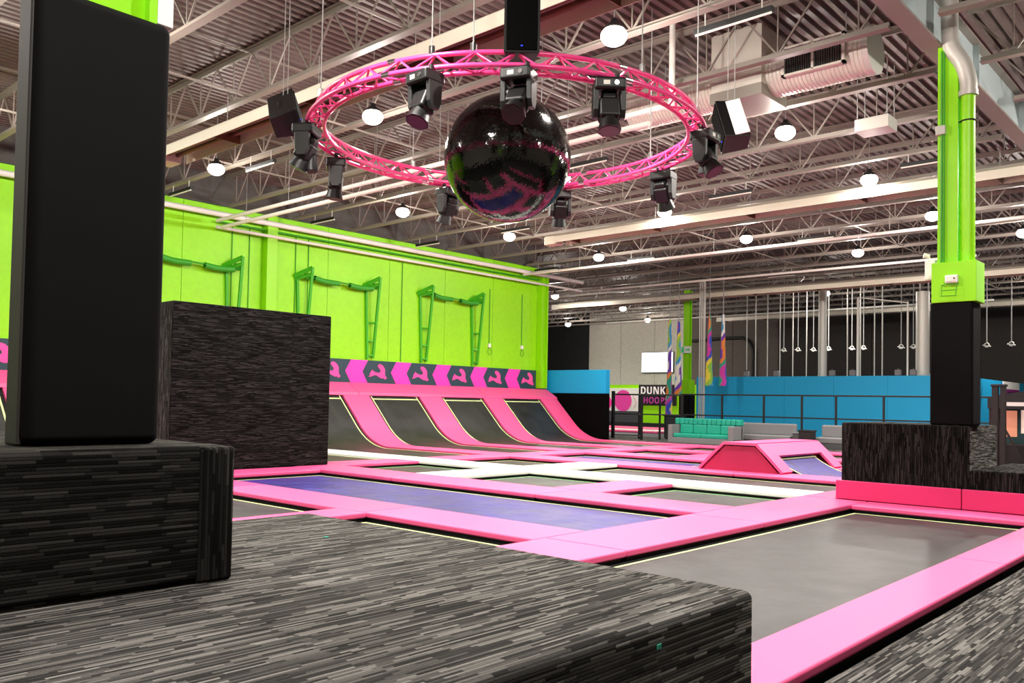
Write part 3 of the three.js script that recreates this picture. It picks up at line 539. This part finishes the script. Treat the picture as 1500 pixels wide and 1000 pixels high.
// ---------------------------------------------------------------- lighting ring, mirror ball, moving heads, speakers
const RC = [-8.78, -9.43];
{
  const o = thing('truss_ring', 'hot pink circular lighting truss hung around the mirror ball', 'truss', null, [RC[0], 5.46, RC[1]]);
  const R1 = 2.96, R2 = 2.72, RT = 2.84, HY = 0.2;
  put('chord', new THREE.TorusGeometry(R1, 0.031, 10, 120).rotateX(Math.PI / 2), M.trussPink, o);
  put('chord', new THREE.TorusGeometry(R2, 0.031, 10, 120).rotateX(Math.PI / 2), M.trussPink, o);
  put('chord', new THREE.TorusGeometry(RT, 0.031, 10, 120).rotateX(Math.PI / 2).translate(0, HY, 0), M.trussPink, o);
  const N = 72, st = Math.PI * 2 / N, pt = (R, y, a) => [R * Math.cos(a), y, R * Math.sin(a)];
  const defs = [[R1, 0, RT, HY], [R2, 0, RT, HY], [R1, 0, R2, 0]];
  for (const [ra, ya, rc, yc] of defs) { const g1 = rod(pt(ra, ya, 0), pt(rc, yc, st), 0.014, 6), g2 = rod(pt(rc, yc, 0), pt(ra, ya, st), 0.014, 6); for (let i = 0; i < N; i++) { const m = put('brace', i % 2 ? g2 : g1, M.trussPink, o); m.rotation.y = -i * st; } }
  for (let i = 0; i < 6; i++) { const a = i * Math.PI / 3 + 0.3; for (const [r, y] of [[R1, 0], [R2, 0], [RT, HY]]) put('coupler', rod(pt(r, y, a - 0.02), pt(r, y, a + 0.02), 0.036, 10), M.chrome, o); }
  for (const d of [112.5, 66, 55.5, 10.5, 191, 286.5, 240, 330]) { const a = d * Math.PI / 180, p = pt(RT, HY, a); const c = put('suspension_cable', rod(p, [p[0], 8.26 - 5.46, p[2]], 0.009, 5), M.wire, o); put('shackle', rb(p[0] - 0.03, p[0] + 0.03, p[1], p[1] + 0.12, p[2] - 0.03, p[2] + 0.03, 0.01, 1), M.chrome, c); }
  put('power_cable', tubeOf(Array.from({ length: 40 }, (_, i) => { const a = i / 39 * Math.PI * 2; return pt(RT + 0.05 * Math.sin(i * 2.3), 0.03 + 0.03 * Math.sin(i * 1.7), a); }), 0.011, 240, 5), M.cable, o);
}
{
  const o = thing('mirror_ball', 'giant black mirror ball hung inside the pink truss ring', 'mirror ball', null, [-8.78, 5.2, -9.46]);
  // facetted sphere: small square mirror tiles, each very slightly off true
  const R = 0.965, pos = [], rows = 130;
  for (let j = 0; j < rows; j++) {
    const t0 = j / rows * Math.PI, t1 = (j + 1) / rows * Math.PI, n = Math.max(6, Math.round(2 * rows * Math.sin((t0 + t1) / 2)));
    for (let i = 0; i < n; i++) {
      const a0 = i / n * 2 * Math.PI, a1 = (i + 1) / n * 2 * Math.PI, e = () => R * (1 + (rnd() - 0.5) * 0.0014);
      const q = (t, a, r) => [r * Math.sin(t) * Math.cos(a), r * Math.cos(t), r * Math.sin(t) * Math.sin(a)];
      const A = q(t0, a0, e()), B = q(t0, a1, e()), C = q(t1, a1, e()), D = q(t1, a0, e());
      pos.push(...A, ...B, ...C, ...A, ...C, ...D);
    }
  }
  const g = new THREE.BufferGeometry(); g.setAttribute('position', new THREE.Float32BufferAttribute(pos, 3)); g.computeVertexNormals();
  put('mirror_tiles', g, new THREE.MeshPhysicalMaterial({ color: 0x030303, roughness: 0.09, ior: 1.55, side: THREE.DoubleSide }), o);
  put('motor', rod([0, 0.94, 0], [0, 1.12, 0], 0.12, 16), M.black, o); put('suspension_cable', rod([0, 1.1, 0], [0, 3.06, 0], 0.014, 6), M.wire, o);
}
function movingHead(label) {
  const o = thing('moving_head_light', label, 'stage light', 'moving head lights');
  put('clamp', [rod([-0.1, 0.02, 0], [-0.1, 0.1, 0], 0.03, 8), rod([0.1, 0.02, 0], [0.1, 0.1, 0], 0.03, 8)], M.black, o);
  const b = put('base', [rb(-0.19, 0.19, -0.13, 0.02, -0.16, 0.16, 0.035, 2)], M.blackPlastic, o);
  put('display', rb(-0.09, -0.01, -0.085, -0.03, 0.158, 0.165, 0.004, 1), M.tube, b); put('control_knob', rod([0.07, -0.055, 0.155], [0.07, -0.055, 0.168], 0.028, 14), M.chrome, b);
  const arm = (s) => { const h = new THREE.Shape(); [[-0.1, -0.12], [0.1, -0.12], [0.09, -0.36], [0.05, -0.44], [-0.05, -0.44], [-0.09, -0.36]].forEach(([a, c], i) => (i ? h.lineTo(a, c) : h.moveTo(a, c))); h.closePath(); return new THREE.ExtrudeGeometry(h, { depth: 0.05, bevelEnabled: true, bevelSize: 0.008, bevelThickness: 0.008, bevelSegments: 1 }).rotateY(Math.PI / 2).translate(s > 0 ? 0.135 : -0.19, 0, 0); };
  put('yoke_arm', arm(1), M.greyPlastic, o); put('yoke_arm', arm(-1), M.greyPlastic, o);
  const head = new THREE.Group(); head.name = 'head'; o.add(head); head.position.y = -0.34;
  const hb = put('head_body', [rb(-0.125, 0.125, -0.11, 0.12, -0.12, 0.14, 0.04, 2), new THREE.CylinderGeometry(0.15, 0.11, 0.16, 8).rotateX(Math.PI / 2).rotateZ(Math.PI / 8).translate(0, 0, 0.2), rb(-0.1, 0.1, -0.09, 0.09, -0.21, -0.1, 0.04, 2)], M.blackPlastic, head);
  put('lens', new THREE.CylinderGeometry(0.12, 0.12, 0.02, 20).rotateX(Math.PI / 2).translate(0, 0, 0.275), M.glass, head);
  return o;
}
{
  const spots = [[123, 'moving head light by the tilted black speaker on pink ring', 1.1], [157, 'moving head light next to the tilted speaker, towards green wall', 1.5], [66.5, 'moving head light between the tilted and the upright speakers', 1.15], [44.5, 'moving head light in front of the mirror ball', 0.9], [22.5, 'moving head light between the upright and white sided speakers', 1.35], [333.5, 'moving head light by the white sided speaker on pink ring', 1.0], [290.5, 'moving head light past the white sided speaker, towards lounge', 1.0], [206, 'moving head light behind the ball on the green wall side', 1.2], [247, 'moving head light behind the ball on the lounge side', 1.2]];
  let p = null;
  for (const [d, l, tilt] of spots) {
    const a = d * Math.PI / 180, q = [RC[0] + 2.96 * Math.cos(a), 5.38, RC[1] + 2.96 * Math.sin(a)], turn = d > 130 && d < 300 ? -a + Math.PI / 2 + 0.5 : -a + Math.PI / 2 - 0.4;
    let o; if (!p) { p = movingHead('black moving head stage light under the pink ring'); o = p; o.position.set(...q); o.rotation.y = turn; } else o = copy(p, q, turn);
    o.userData.label = l || 'black moving head stage light under the pink ring'; o.userData.group = 'moving head lights';
    o.traverse((c) => { if (c.name === 'head') c.rotation.x = tilt; });
  }
  const par = (x, y, z, label) => { const o = thing('par_light', label, 'stage light', null, [x, y, z]); put('bracket', [bar([0, 0.12, 0], [0, 0.35, 0], 0.03), bar([-0.1, 0.12, 0], [0.1, 0.12, 0], 0.02)], M.black, o); put('can', new THREE.CylinderGeometry(0.085, 0.11, 0.22, 16), M.blackPlastic, o); put('lens', new THREE.CylinderGeometry(0.095, 0.095, 0.012, 16).translate(0, -0.112, 0), M.glass, o); };
  par(-10.42, 4.88, -7.05, 'small par can below the moving head near the tilted speaker'); par(-6.16, 4.92, -10.82, 'small par can below the moving head near the white sided speaker');
  const spk = (p, ry, rx, rz, label, white) => {
    const o = thing('loudspeaker', label, 'speaker', null, p); o.rotation.set(rx, ry, rz, 'YXZ');
    const s = new THREE.Shape(); [[-0.2, 0.19], [0.2, 0.19], [0.14, -0.19], [-0.14, -0.19]].forEach(([a, b], i) => (i ? s.lineTo(a, b) : s.moveTo(a, b))); s.closePath();
    put('cabinet', new THREE.ExtrudeGeometry(s, { depth: 0.72, bevelEnabled: true, bevelSize: 0.012, bevelThickness: 0.012, bevelSegments: 2 }).rotateX(-Math.PI / 2).translate(0, -0.36, 0), M.blackPlastic, o);
    put('grille', rb(-0.185, 0.185, -0.345, 0.345, -0.215, -0.198, 0.01, 1), M.blackMatte, o);
    put('carry_handle', rb(0.165, 0.19, -0.08, 0.08, 0.0, 0.05, 0.008, 1), M.greyPlastic, o);
    put('status_light', bx(-0.012, 0.012, -0.3, -0.29, -0.219, -0.214), new THREE.MeshStandardMaterial({ color: 0x2233ff, emissive: 0x3344ff, emissiveIntensity: 2 }), o);
    if (white) put('glare_panel', rb(-0.012, 0.012, -0.35, 0.35, -0.19, 0.19, 0.006, 1).rotateY(-0.155).translate(-0.182, 0, 0.0), M.plateWhite, o);  // lamp glare on the cabinet side put into a white panel
    const c = thing('speaker_bracket', label.replace(/^.*?speaker/, 'hanging cables of the speaker'), 'cable');
    put('cable', [rod([p[0] - 0.06, p[1] + 0.3, p[2]], [p[0] - 0.06, 8.26, p[2]], 0.006, 5), rod([p[0] + 0.06, p[1] + 0.3, p[2]], [p[0] + 0.06, 8.26, p[2]], 0.006, 5)], M.wire, c);
  };
  const face = Math.atan2(-0.67, -0.74);
  spk([-6.81, 6.0, -7.55], -2.4, 0, 0, 'upright black speaker facing out above the pink ring');
  spk([-11.05, 5.72, -7.0], -0.75, 0.3, 0.8, 'tilted black speaker left of the pink ring');
  spk([-6.5, 5.93, -12.2], 2.3, -0.15, -0.45, 'tilted speaker with lamp glare painted as white side, right of the pink ring', true);
}

// ---------------------------------------------------------------- far end: barriers, rail, lounge
{
  let o = thing('barrier', 'black padded barrier with blue upper panel at the end of ramps', 'barrier');
  put('lower_panel', rb(-24.3, -21.0, -0.1, 1.9, -29.2, -28.9, 0.02, 2), M.blackMatte, o);
  put('upper_panel', rb(-24.9, -21.0, 1.9, 2.9, -29.2, -28.88, 0.02, 2), M.blue, o);
  o = thing('barrier', 'long bright blue barrier wall behind the lounge railing', 'barrier');
  for (let x = -21.6; x < -10.3; x += 2.28) { put('panel', rb(x, Math.min(x + 2.275, -10.2), 0.95, 2.88, -37.6, -37.3, 0.01, 1), M.blue, o); put('lower_panel', rb(x, Math.min(x + 2.275, -10.2), -0.1, 0.948, -37.6, -37.3, 0.01, 1), M.blue, o); }
  o = thing('barrier', 'blue barrier wall turning back beside the green column', 'barrier');
  for (let z = -37.6; z > -49; z -= 3) put('panel', rb(-10.2, -9.9, -0.1, 2.88, z - 2.99, z, 0.01, 1), M.blue, o);
}
{ // black railing
  const o = thing('railing', 'black tube railing in front of blue barrier wall', 'railing');
  const z = -31.6, xs = [-18.95, -17.1, -15.28, -13.73, -12.42, -10.7, -8.9, -7.1];
  for (const x of xs) put('post', rb(x - 0.035, x + 0.035, -0.02, 1.95, z - 0.035, z + 0.035, 0.008, 1), M.rail, o);
  put('top_rail', rb(-19.1, -3.0, 1.9, 1.96, z - 0.03, z + 0.03, 0.01, 1), M.rail, o); put('middle_rail', rb(-19.1, -3.0, 1.05, 1.1, z - 0.025, z + 0.025, 0.01, 1), M.rail, o);
  for (const x of [-5.4, -3.4]) put('post', rb(x - 0.035, x + 0.035, -0.02, 1.95, z - 0.035, z + 0.035, 0.008, 1), M.rail, o);
  const g = thing('railing', 'black tube railing with gate by the dunk court', 'railing');
  for (const [x, zz, w] of [[-22.1, -31.0, 0.06], [-20.85, -31.2, 0.04], [-20.2, -30.4, 0.045], [-20.0, -31.5, 0.035], [-19.0, -31.6, 0.04]]) put('post', rb(x - w, x + w, -0.02, w > 0.055 ? 2.05 : 1.93, zz - w, zz + w, 0.008, 1), M.rail, g);
  put('rail', [bar([-22.1, 1.9, -31.0], [-20.85, 1.9, -31.2], 0.06), bar([-20.85, 1.9, -31.2], [-19, 1.9, -31.6], 0.06), bar([-22.1, 1.05, -31.0], [-20.85, 1.05, -31.2], 0.05), bar([-20.85, 1.05, -31.2], [-19, 1.05, -31.6], 0.05), bar([-20.85, 1.9, -31.2], [-20.2, 1.9, -30.4], 0.05), bar([-20.85, 1.05, -31.2], [-20.2, 1.05, -30.4], 0.05), bar([-22.1, 0.12, -31.0], [-20.85, 0.12, -31.2], 0.04), bar([-20.85, 0.12, -31.2], [-20.2, 0.12, -30.4], 0.04)], M.rail, g);
}
{ // sofas
  let o = thing('booth_sofa', 'grey booth sofa with turquoise cushions', 'sofa', null, [-16.95, -0.02, -29.95]);
  put('shell', [rb(-1.42, 1.42, 0, 0.22, -0.4, 0.4, 0.02, 2), rb(-1.42, -1.22, 0, 0.72, -0.4, 0.42, 0.03, 2), rb(1.22, 1.42, 0, 0.72, -0.4, 0.42, 0.03, 2), rb(-1.42, 1.42, 0, 0.74, -0.46, -0.28, 0.02, 2)], M.sofaGrey, o);
  put('seat_cushion', rb(-1.2, 0, 0.22, 0.38, -0.28, 0.36, 0.04, 2), M.teal, o); put('seat_cushion', rb(0.005, 1.2, 0.22, 0.38, -0.28, 0.36, 0.04, 2), M.teal, o);
  for (let i = 0; i < 4; i++) put('back_cushion', rb(-1.2 + i * 0.6, -0.605 + i * 0.6, 0.37, 0.74, -0.3, -0.14, 0.05, 2), M.teal, o);
  for (let i = 0; i < 14; i++) put('head_roll', rb(-1.44 + i * 0.206, -1.236 + i * 0.206, 0.73, 0.98, -0.46, -0.14, 0.05, 2), M.teal, o);
  const grey = (x, w, label) => { const s = thing('lounge_sofa', label, 'sofa', null, [x, -0.02, -31.0]); put('base', rb(-w, w, 0, 0.2, -0.4, 0.4, 0.02, 1), M.sofaDark, s); put('seat', rb(-w, w, 0.2, 0.42, -0.4, 0.42, 0.05, 2), M.sofaGrey, s); put('backrest', rb(-w + 0.05, w - 0.05, 0.4, 0.86, -0.42, -0.2, 0.06, 2), M.sofaGrey, s); return s; };
  let s = grey(-14.95, 1.2, 'long grey lounge sofa beside the turquoise booth'); put('armrest', rb(-1.38, -1.18, 0, 0.5, -0.4, 0.42, 0.04, 2), M.sofaDark, s);
  grey(-11.9, 0.95, 'grey lounge sofa partly behind the carpeted box');
  o = thing('side_table', 'grey cube side table beside the long grey sofa', 'table', null, [-13.4, -0.02, -30.95]); put('body', rb(-0.28, 0.28, 0, 0.52, -0.28, 0.28, 0.015, 1), M.sofaDark, o); put('top', rb(-0.3, 0.3, 0.52, 0.56, -0.3, 0.3, 0.01, 1), M.sofaGrey, o);
  o = thing('crate', 'black crate between the two grey lounge sofas', 'crate', null, [-12.95, -0.02, -30.28]); put('body', rb(-0.24, 0.24, 0, 0.66, -0.22, 0.22, 0.02, 1), M.black, o); for (let i = 0; i < 4; i++) put('bottle_slot', rb(-0.2 + i * 0.105, -0.12 + i * 0.105, 0.46, 0.58, 0.21, 0.225, 0.005, 1), M.greyPlastic, o); put('rim', rb(-0.26, 0.26, 0.62, 0.68, -0.24, 0.24, 0.01, 1), M.greyPlastic, o);
  o = thing('storage_bin', 'dark grey wheeled bin behind the gate railing', 'bin', null, [-19.75, -0.02, -32.3]); put('body', rb(-0.36, 0.36, 0.06, 1.0, -0.3, 0.3, 0.03, 2), S(0x22272a, 0.6), o); put('lid', rb(-0.39, 0.39, 1.0, 1.08, -0.33, 0.33, 0.02, 1), S(0x1b1f22, 0.6), o); put('wheel', [rod([-0.3, 0.06, 0.2], [-0.26, 0.06, 0.2], 0.06, 10), rod([0.26, 0.06, 0.2], [0.3, 0.06, 0.2], 0.06, 10)], M.black, o);
}
// far green column, round posts
{
  const o = thing('column', 'far green column with exit sign left of the blue barrier', 'column', null, [-22.3, 0, -37.6]);
  put('pad_wrap', rb(-0.3, 0.3, -0.05, 2.0, -0.3, 0.3, 0.05, 2), M.blackVinyl, o); put('green_casing', rb(-0.27, 0.27, 2.0, 2.75, -0.27, 0.27, 0.01, 1), M.greenPaint, o);
  put('steel_post', [bx(-0.16, 0.16, 2.7, 7.25, 0.1, 0.14), bx(-0.16, 0.16, 2.7, 7.25, -0.14, -0.1), bx(-0.02, 0.02, 2.7, 7.25, -0.1, 0.1)], M.greenPaint, o);
  const e = thing('exit_sign', 'white and green running man exit sign on far green column', 'sign', null, [-22.35, 4.25, -37.4]);
  put('box', rb(-0.36, 0.36, -0.17, 0.17, -0.04, 0.04, 0.01, 1), M.plateWhite, e);
  const gr = new THREE.MeshStandardMaterial({ color: 0x1aa060, emissive: 0x18a05c, emissiveIntensity: 0.4 });
  put('pictogram_field', bx(-0.34, -0.02, -0.14, 0.14, 0.04, 0.046), gr, e); put('arrow', [bx(0.06, 0.26, -0.025, 0.025, 0.04, 0.05), new THREE.ConeGeometry(0.08, 0.12, 3).rotateZ(-Math.PI / 2).translate(0.28, 0, 0.045).scale(1, 1, 1)], gr, e);
  put('running_figure', [new THREE.SphereGeometry(0.035, 8, 6).translate(-0.14, 0.09, 0.05), bar([-0.16, 0.06, 0.05], [-0.2, -0.03, 0.05], 0.05, 0.01), bar([-0.2, -0.03, 0.05], [-0.12, -0.11, 0.05], 0.03, 0.01), bar([-0.2, -0.03, 0.05], [-0.28, -0.1, 0.05], 0.03, 0.01), bar([-0.16, 0.05, 0.05], [-0.08, 0.0, 0.05], 0.025, 0.01)], M.plateWhite, e);
  const r = (x, z, rad, y, label) => { const c = thing('round_post', label, 'post', null, [x, 0, z]); put('tube', rod([0, -0.05, 0], [0, y, 0], rad, 24), M.galv, c); put('collar', rod([0, 2.9, 0], [0, 3.0, 0], rad + 0.03, 24), M.galv, c); };
  r(-16.3, -39.8, 0.2, 7.3, 'round grey steel post behind the blue barrier'); r(-11.45, -38.5, 0.27, 6.5, 'thick round grey tube beside the black padded column');
}
// tie dye aerial silks
{
  const cols = [0xf4e24a, 0x3a54c8, 0xd83fae, 0x2aa58c, 0xf08a3a, 0x6a3ab8, 0xf6f2e8, 0x3aa0e0, 0x9ad04a];
  const silk = (x, y0, y1, k, label) => {
    const g = new THREE.CylinderGeometry(1, 1, y1 - y0, 14, 40, true), p = g.attributes.position, col = new Float32Array(p.count * 3), c = new THREE.Color();
    for (let i = 0; i < p.count; i++) { const y = p.getY(i), a = Math.atan2(p.getZ(i), p.getX(i)), t = (y + (y1 - y0) / 2) / (y1 - y0), w = 0.05 + 0.13 * Math.pow(1 - t, 0.8) + 0.02 * Math.sin(a * 4 + y); p.setX(i, Math.cos(a) * w); p.setZ(i, Math.sin(a) * w * 0.8); c.set(cols[Math.floor(y * 1.7 + a * 0.6 + k * 3 + 40 + Math.sin(y * 5 + k) * 0.7) % 9]); col.set([c.r, c.g, c.b], i * 3); }
    g.setAttribute('color', new THREE.BufferAttribute(col, 3)); g.computeVertexNormals();
    const o = thing('aerial_silk', label, 'silk', null, [x, (y0 + y1) / 2, -35.6]); put('cloth', g, new THREE.MeshStandardMaterial({ vertexColors: true, roughness: 0.8, side: THREE.DoubleSide }), o);
    put('rope', rod([0, (y1 - y0) / 2, 0], [0, 8.29 - (y0 + y1) / 2, 0], 0.02, 6), M.wire, o);
  };
  silk(-22.1, 0.35, 5.6, 0, 'tie dye aerial silk reaching the floor beside the dunk sign'); silk(-21.6, 2.0, 5.5, 1, 'tie dye aerial silk just left of the far green column'); silk(-19.95, 2.4, 5.7, 2, 'tie dye aerial silk beside steel cables above blue barrier'); silk(-19.25, 2.4, 5.7, 3, 'tie dye aerial silk hanging alone above the blue barrier');
  const st = thing('cable_bundle', 'bundle of thin steel poles beside the tie dye silk', 'poles', null, [-20.35, 0, -35.6]);
  for (const d of [-0.14, -0.02, 0.1, 0.18]) put('pole', rod([d, -0.05, d * 0.3], [d, 7.3, d * 0.3], 0.028, 8), M.galv, st);
}
// hanging lines above the climbing area
{
  const o = thing('hanging_line', 'thin steel line with hook hanging above the blue barrier', 'line', 'hanging lines', [-19.24, 0, -42]);
  put('line', rod([0, 4.5, 0], [0, 8.29, 0], 0.022, 6), M.wire, o); put('hook', [new THREE.TorusGeometry(0.09, 0.025, 6, 14).translate(0, 4.42, 0), rod([-0.16, 4.42, 0], [0.16, 4.36, 0], 0.03, 6)], M.pipe, o);
  for (const [x, z] of [[-18.48, -42], [-17.8, -42.3], [-16.9, -42], [-15.74, -42], [-15.18, -42], [-13.44, -42], [-12.96, -42.2], [-9.94, -42.5], [-8.9, -42.2]]) copy(o, [x, 0, z]);
  const q = thing('belay_pole', 'tall thin grey pole behind the blue barrier wall', 'pole', 'belay poles', [-20.8, 0, -41]);
  put('pole', rod([0, -0.05, 0], [0, 7.3, 0], 0.03, 8), M.galv, q); put('foot_plate', bx(-0.1, 0.1, -0.05, 0.0, -0.1, 0.1), M.galv, q);
  for (const x of [-20.1, -19.6, -18.9, -18.2, -17.4, -16.8, -15.4, -14.9, -14.3, -13.9, -12.3, -11.9]) copy(q, [x, 0, -41 - ((x * 7) % 1) * 0.6]);
  const f = thing('square_pole', 'pale square pole with angled top arm above blue barrier', 'pole', null, [-14.35, 0, -39]);
  put('upright', bar([0, -0.05, 0], [0, 6.5, 0], 0.09), M.pipe, f); put('arm', bar([0, 6.5, 0], [2.2, 6.1, 0.2], 0.05), M.pipe, f); put('second_upright', bar([2.2, -0.05, 0.2], [2.2, 6.15, 0.2], 0.06), M.pipe, f);
  const d = thing('belay_device', 'small grey belay device on top of the blue barrier', 'device', 'belay devices', [-19.0, 2.88, -37.45]);
  put('case', rb(-0.13, 0.13, 0, 0.26, -0.1, 0.1, 0.05, 2), M.sofaGrey, d); put('strap', rb(-0.03, 0.03, 0.25, 0.32, -0.03, 0.03, 0.01, 1), M.sofaDark, d);
  for (const x of [-17.5, -14.9, -14.0, -12.1, -11.5]) copy(d, [x, 2.88, -37.45]);
}
// dunk court: green low wall, banner, sign, screen, pads
const font = await new FontLoader().loadAsync('fonts/droid/droid_sans_bold.typeface.json');
const text = (s, size, depth = 0.02) => { const g = new TextGeometry(s, { font, size, depth, curveSegments: 3 }); g.computeBoundingBox(); const b = g.boundingBox; return g.translate(-(b.min.x + b.max.x) / 2, -(b.min.y + b.max.y) / 2, 0); };
{
  let o = thing('court_wall', 'lime green low wall behind the dunk court', 'wall'); put('wall_face', bx(-37.5, -27.0, -0.05, 2.78, -48.3, -48.05), M.greenPaint, o); put('kick_board', bx(-37.5, -27.0, -0.05, 0.25, -48.05, -47.98), M.wallBlack, o);
  o = thing('banner', 'white banner with big pink basketball on the green low wall', 'banner', null, [-33.75, 1.35, -48.0]);
  put('sheet', bx(-1.65, 1.65, -0.35, 1.2, -0.04, 0), S(0xdfe6dc, 0.6), o); put('lower_strip', bx(-1.65, 1.65, -1.1, -0.35, -0.04, 0), S(0x3a3c40, 0.6), o);
  put('ball_print', new THREE.CircleGeometry(0.72, 32).translate(0.35, 0.35, 0.01), S(0xe03f9e, 0.6), o); put('ball_print', new THREE.CircleGeometry(0.5, 32).translate(-1.1, 0.2, 0.012), S(0xff2f9e, 0.6), o);
  put('ball_seam', [new THREE.TorusGeometry(0.45, 0.02, 4, 24, 2).rotateZ(-1).translate(0.95, 0.3, 0.01), new THREE.TorusGeometry(0.7, 0.02, 4, 24, 1.6).rotateZ(-0.8).translate(0.35, 0.35, 0.01)], S(0xf2a0b8, 0.6), o);
  put('corner_print', bx(-1.65, -0.9, 0.6, 1.1, 0.0, 0.008), S(0x9fdcb8, 0.6), o);
  put('lettering', text('KI', 0.5).translate(-1.15, -0.6, 0), M.plateWhite, o);
  o = thing('dunk_sign', 'black DUNK sign in white letters on green low wall', 'sign', null, [-30.7, 2.1, -48.0]);
  put('board', bx(-1.45, 1.45, -0.68, 0.68, -0.05, 0), M.black, o); put('lettering', text('DUNK', 0.5).translate(-0.32, 0.3, 0), M.plateWhite, o); put('second_line', text('HOOPS', 0.42).translate(-0.1, -0.35, 0), S(0xb03a90, 0.6), o);
  o = thing('screen', 'glowing white screen high on the grey far wall', 'screen', null, [-33.2, 4.48, FARZ + 0.16]);
  put('frame', rb(-1.34, 1.34, -0.74, 0.74, -0.1, 0.0, 0.02, 1), M.black, o); put('panel', bx(-1.3, 1.3, -0.7, 0.7, 0.0, 0.015), M.screen, o);
  const ra = new THREE.RectAreaLight(0xffffff, 4, 2.6, 1.4); ra.position.set(-33.2, 4.48, FARZ + 0.2); ra.lookAt(-33.2, 4.48, 0); ra.name = 'screen_light'; scene.add(ra);
  for (const [z, m] of [[-38.5, M.pink], [-40.4, M.white], [-42.6, M.pink], [-45, M.pink]]) { o = thing('court_pad', m === M.white ? 'white pad row across the dunk court floor' : 'pink pad row across the dunk court floor', 'pad', m === M.white ? null : 'pink rows of the dunk court'); put('cushion', rb(-36, -24.4, -0.05, 0.06, z - 0.35, z + 0.35, 0.03, 2), m, o); }
  for (const [x0, x1, z0, z1] of [[-36, -24.4, -40.0, -38.9], [-36, -24.4, -42.2, -40.8], [-36, -24.4, -44.6, -43]]) { o = thing('court_trampoline', 'black trampoline strip of the dunk court', 'trampoline', 'dunk court trampolines'); put('jump_mat', bx(x0, x1, -0.05, 0.0, z0, z1), M.bedBlack, o); put('edge_webbing', ring(x0, x1, z0, z1, 0.04, 0, 0.01), M.lime, o); }
}
// right edge: wall panel, sign and concession stand beyond the step
{
  let o = thing('sign_panel', 'magenta and white sign panel above the blue barrier', 'sign', null, [-9.86, 2.42, -46.6]);
  put('board', bx(0, 0.04, -0.55, 0.1, -1.6, 1.6), S(0x8c1a78, 0.5), o); put('header', bx(0, 0.045, 0.1, 0.45, -1.6, 1.6), M.plateWhite, o); put('lettering', text('INDOOR', 0.42).scale(1.5, 1.1, 1).rotateY(Math.PI / 2).translate(0.045, -0.22, 0), S(0x3d1240, 0.5), o);
  o = thing('kiosk', 'black snack kiosk with lit menu pictures', 'kiosk', null, [-3.95, 0, -25.6]);
  put('counter', rb(-1.9, 1.6, 0.0, 0.62, -0.5, 0.5, 0.02, 1), M.black, o); put('canopy', (() => { const s = new THREE.Shape(); s.moveTo(-1.9, 1.55); s.lineTo(-1.9, 1.85); s.lineTo(1.6, 2.5); s.lineTo(1.6, 1.55); s.closePath(); return new THREE.ExtrudeGeometry(s, { depth: 1.0, bevelEnabled: false }).translate(0, 0, -0.5); })(), S(0x17191c, 0.6), o);
  for (const [x, z] of [[-1.85, 0.4], [1.5, 0.4], [-1.85, -0.4]]) put('post', bar([x, 0.6, z], [x, 1.6, z], 0.06), M.black, o);
  const lit = (c) => new THREE.MeshStandardMaterial({ color: c, emissive: c, emissiveIntensity: 0.55 });
  put('menu_picture', bx(-1.75, -1.4, 0.8, 1.5, -0.42, -0.38), lit(0xe0987a), o); put('menu_picture', bx(-1.3, -0.7, 0.9, 1.52, -0.42, -0.38), lit(0xf4dccb), o); put('menu_picture', bx(-0.4, 0.6, 0.75, 1.52, -0.42, -0.38), lit(0xe8a070), o); put('back_panel', bx(-1.9, 1.6, 0.6, 1.56, -0.5, -0.42), S(0x1f4a50, 0.6), o);
  put('emblem', new THREE.TorusGeometry(0.14, 0.035, 6, 20).translate(-0.3, 1.95, 0.51), S(0xc07a3a, 0.5), o); put('name_strip', bx(-1.5, -1.05, 1.62, 1.72, 0.5, 0.51), M.plateWhite, o);
  put('brace', [bar([-1.55, 0.0, 0.7], [-1.55, 1.2, 0.7], 0.05), bar([-1.55, 1.2, 0.7], [-0.9, 0.0, 0.7], 0.05)], M.black, o);
  o = thing('gate_post', 'stout black gate post pair behind the carpeted step', 'post', null, [-5.15, -0.02, -23.4]); put('post', [rb(-0.2, -0.06, 0, 2.12, -0.06, 0.06, 0.01, 1)], S(0x140d0e, 0.6), o); put('post', rb(-0.02, 0.1, 0, 2.12, -0.06, 0.06, 0.01, 1), S(0x140d0e, 0.6), o); put('cap', rb(-0.22, 0.12, 2.1, 2.16, -0.08, 0.08, 0.01, 1), M.black, o);
}
// scraps on the carpet
for (const [x, y, z, l] of [[-1.925, 0.5, -3.05, 'tiny teal scrap stuck on the edge of the low carpeted platform'], [-4.6, 0.603, -3.3, 'tiny pale teal scrap lying on the low carpeted platform']]) { const s = tag(put('scrap', new RoundedBoxGeometry(0.02, 0.004, 0.03, 1, 0.001), S(0x2aa08a, 0.8)), l, 'scrap'); s.position.set(x, y, z); if (y < 0.6) s.rotation.z = Math.PI / 2; }

renderer.render(scene, camera);
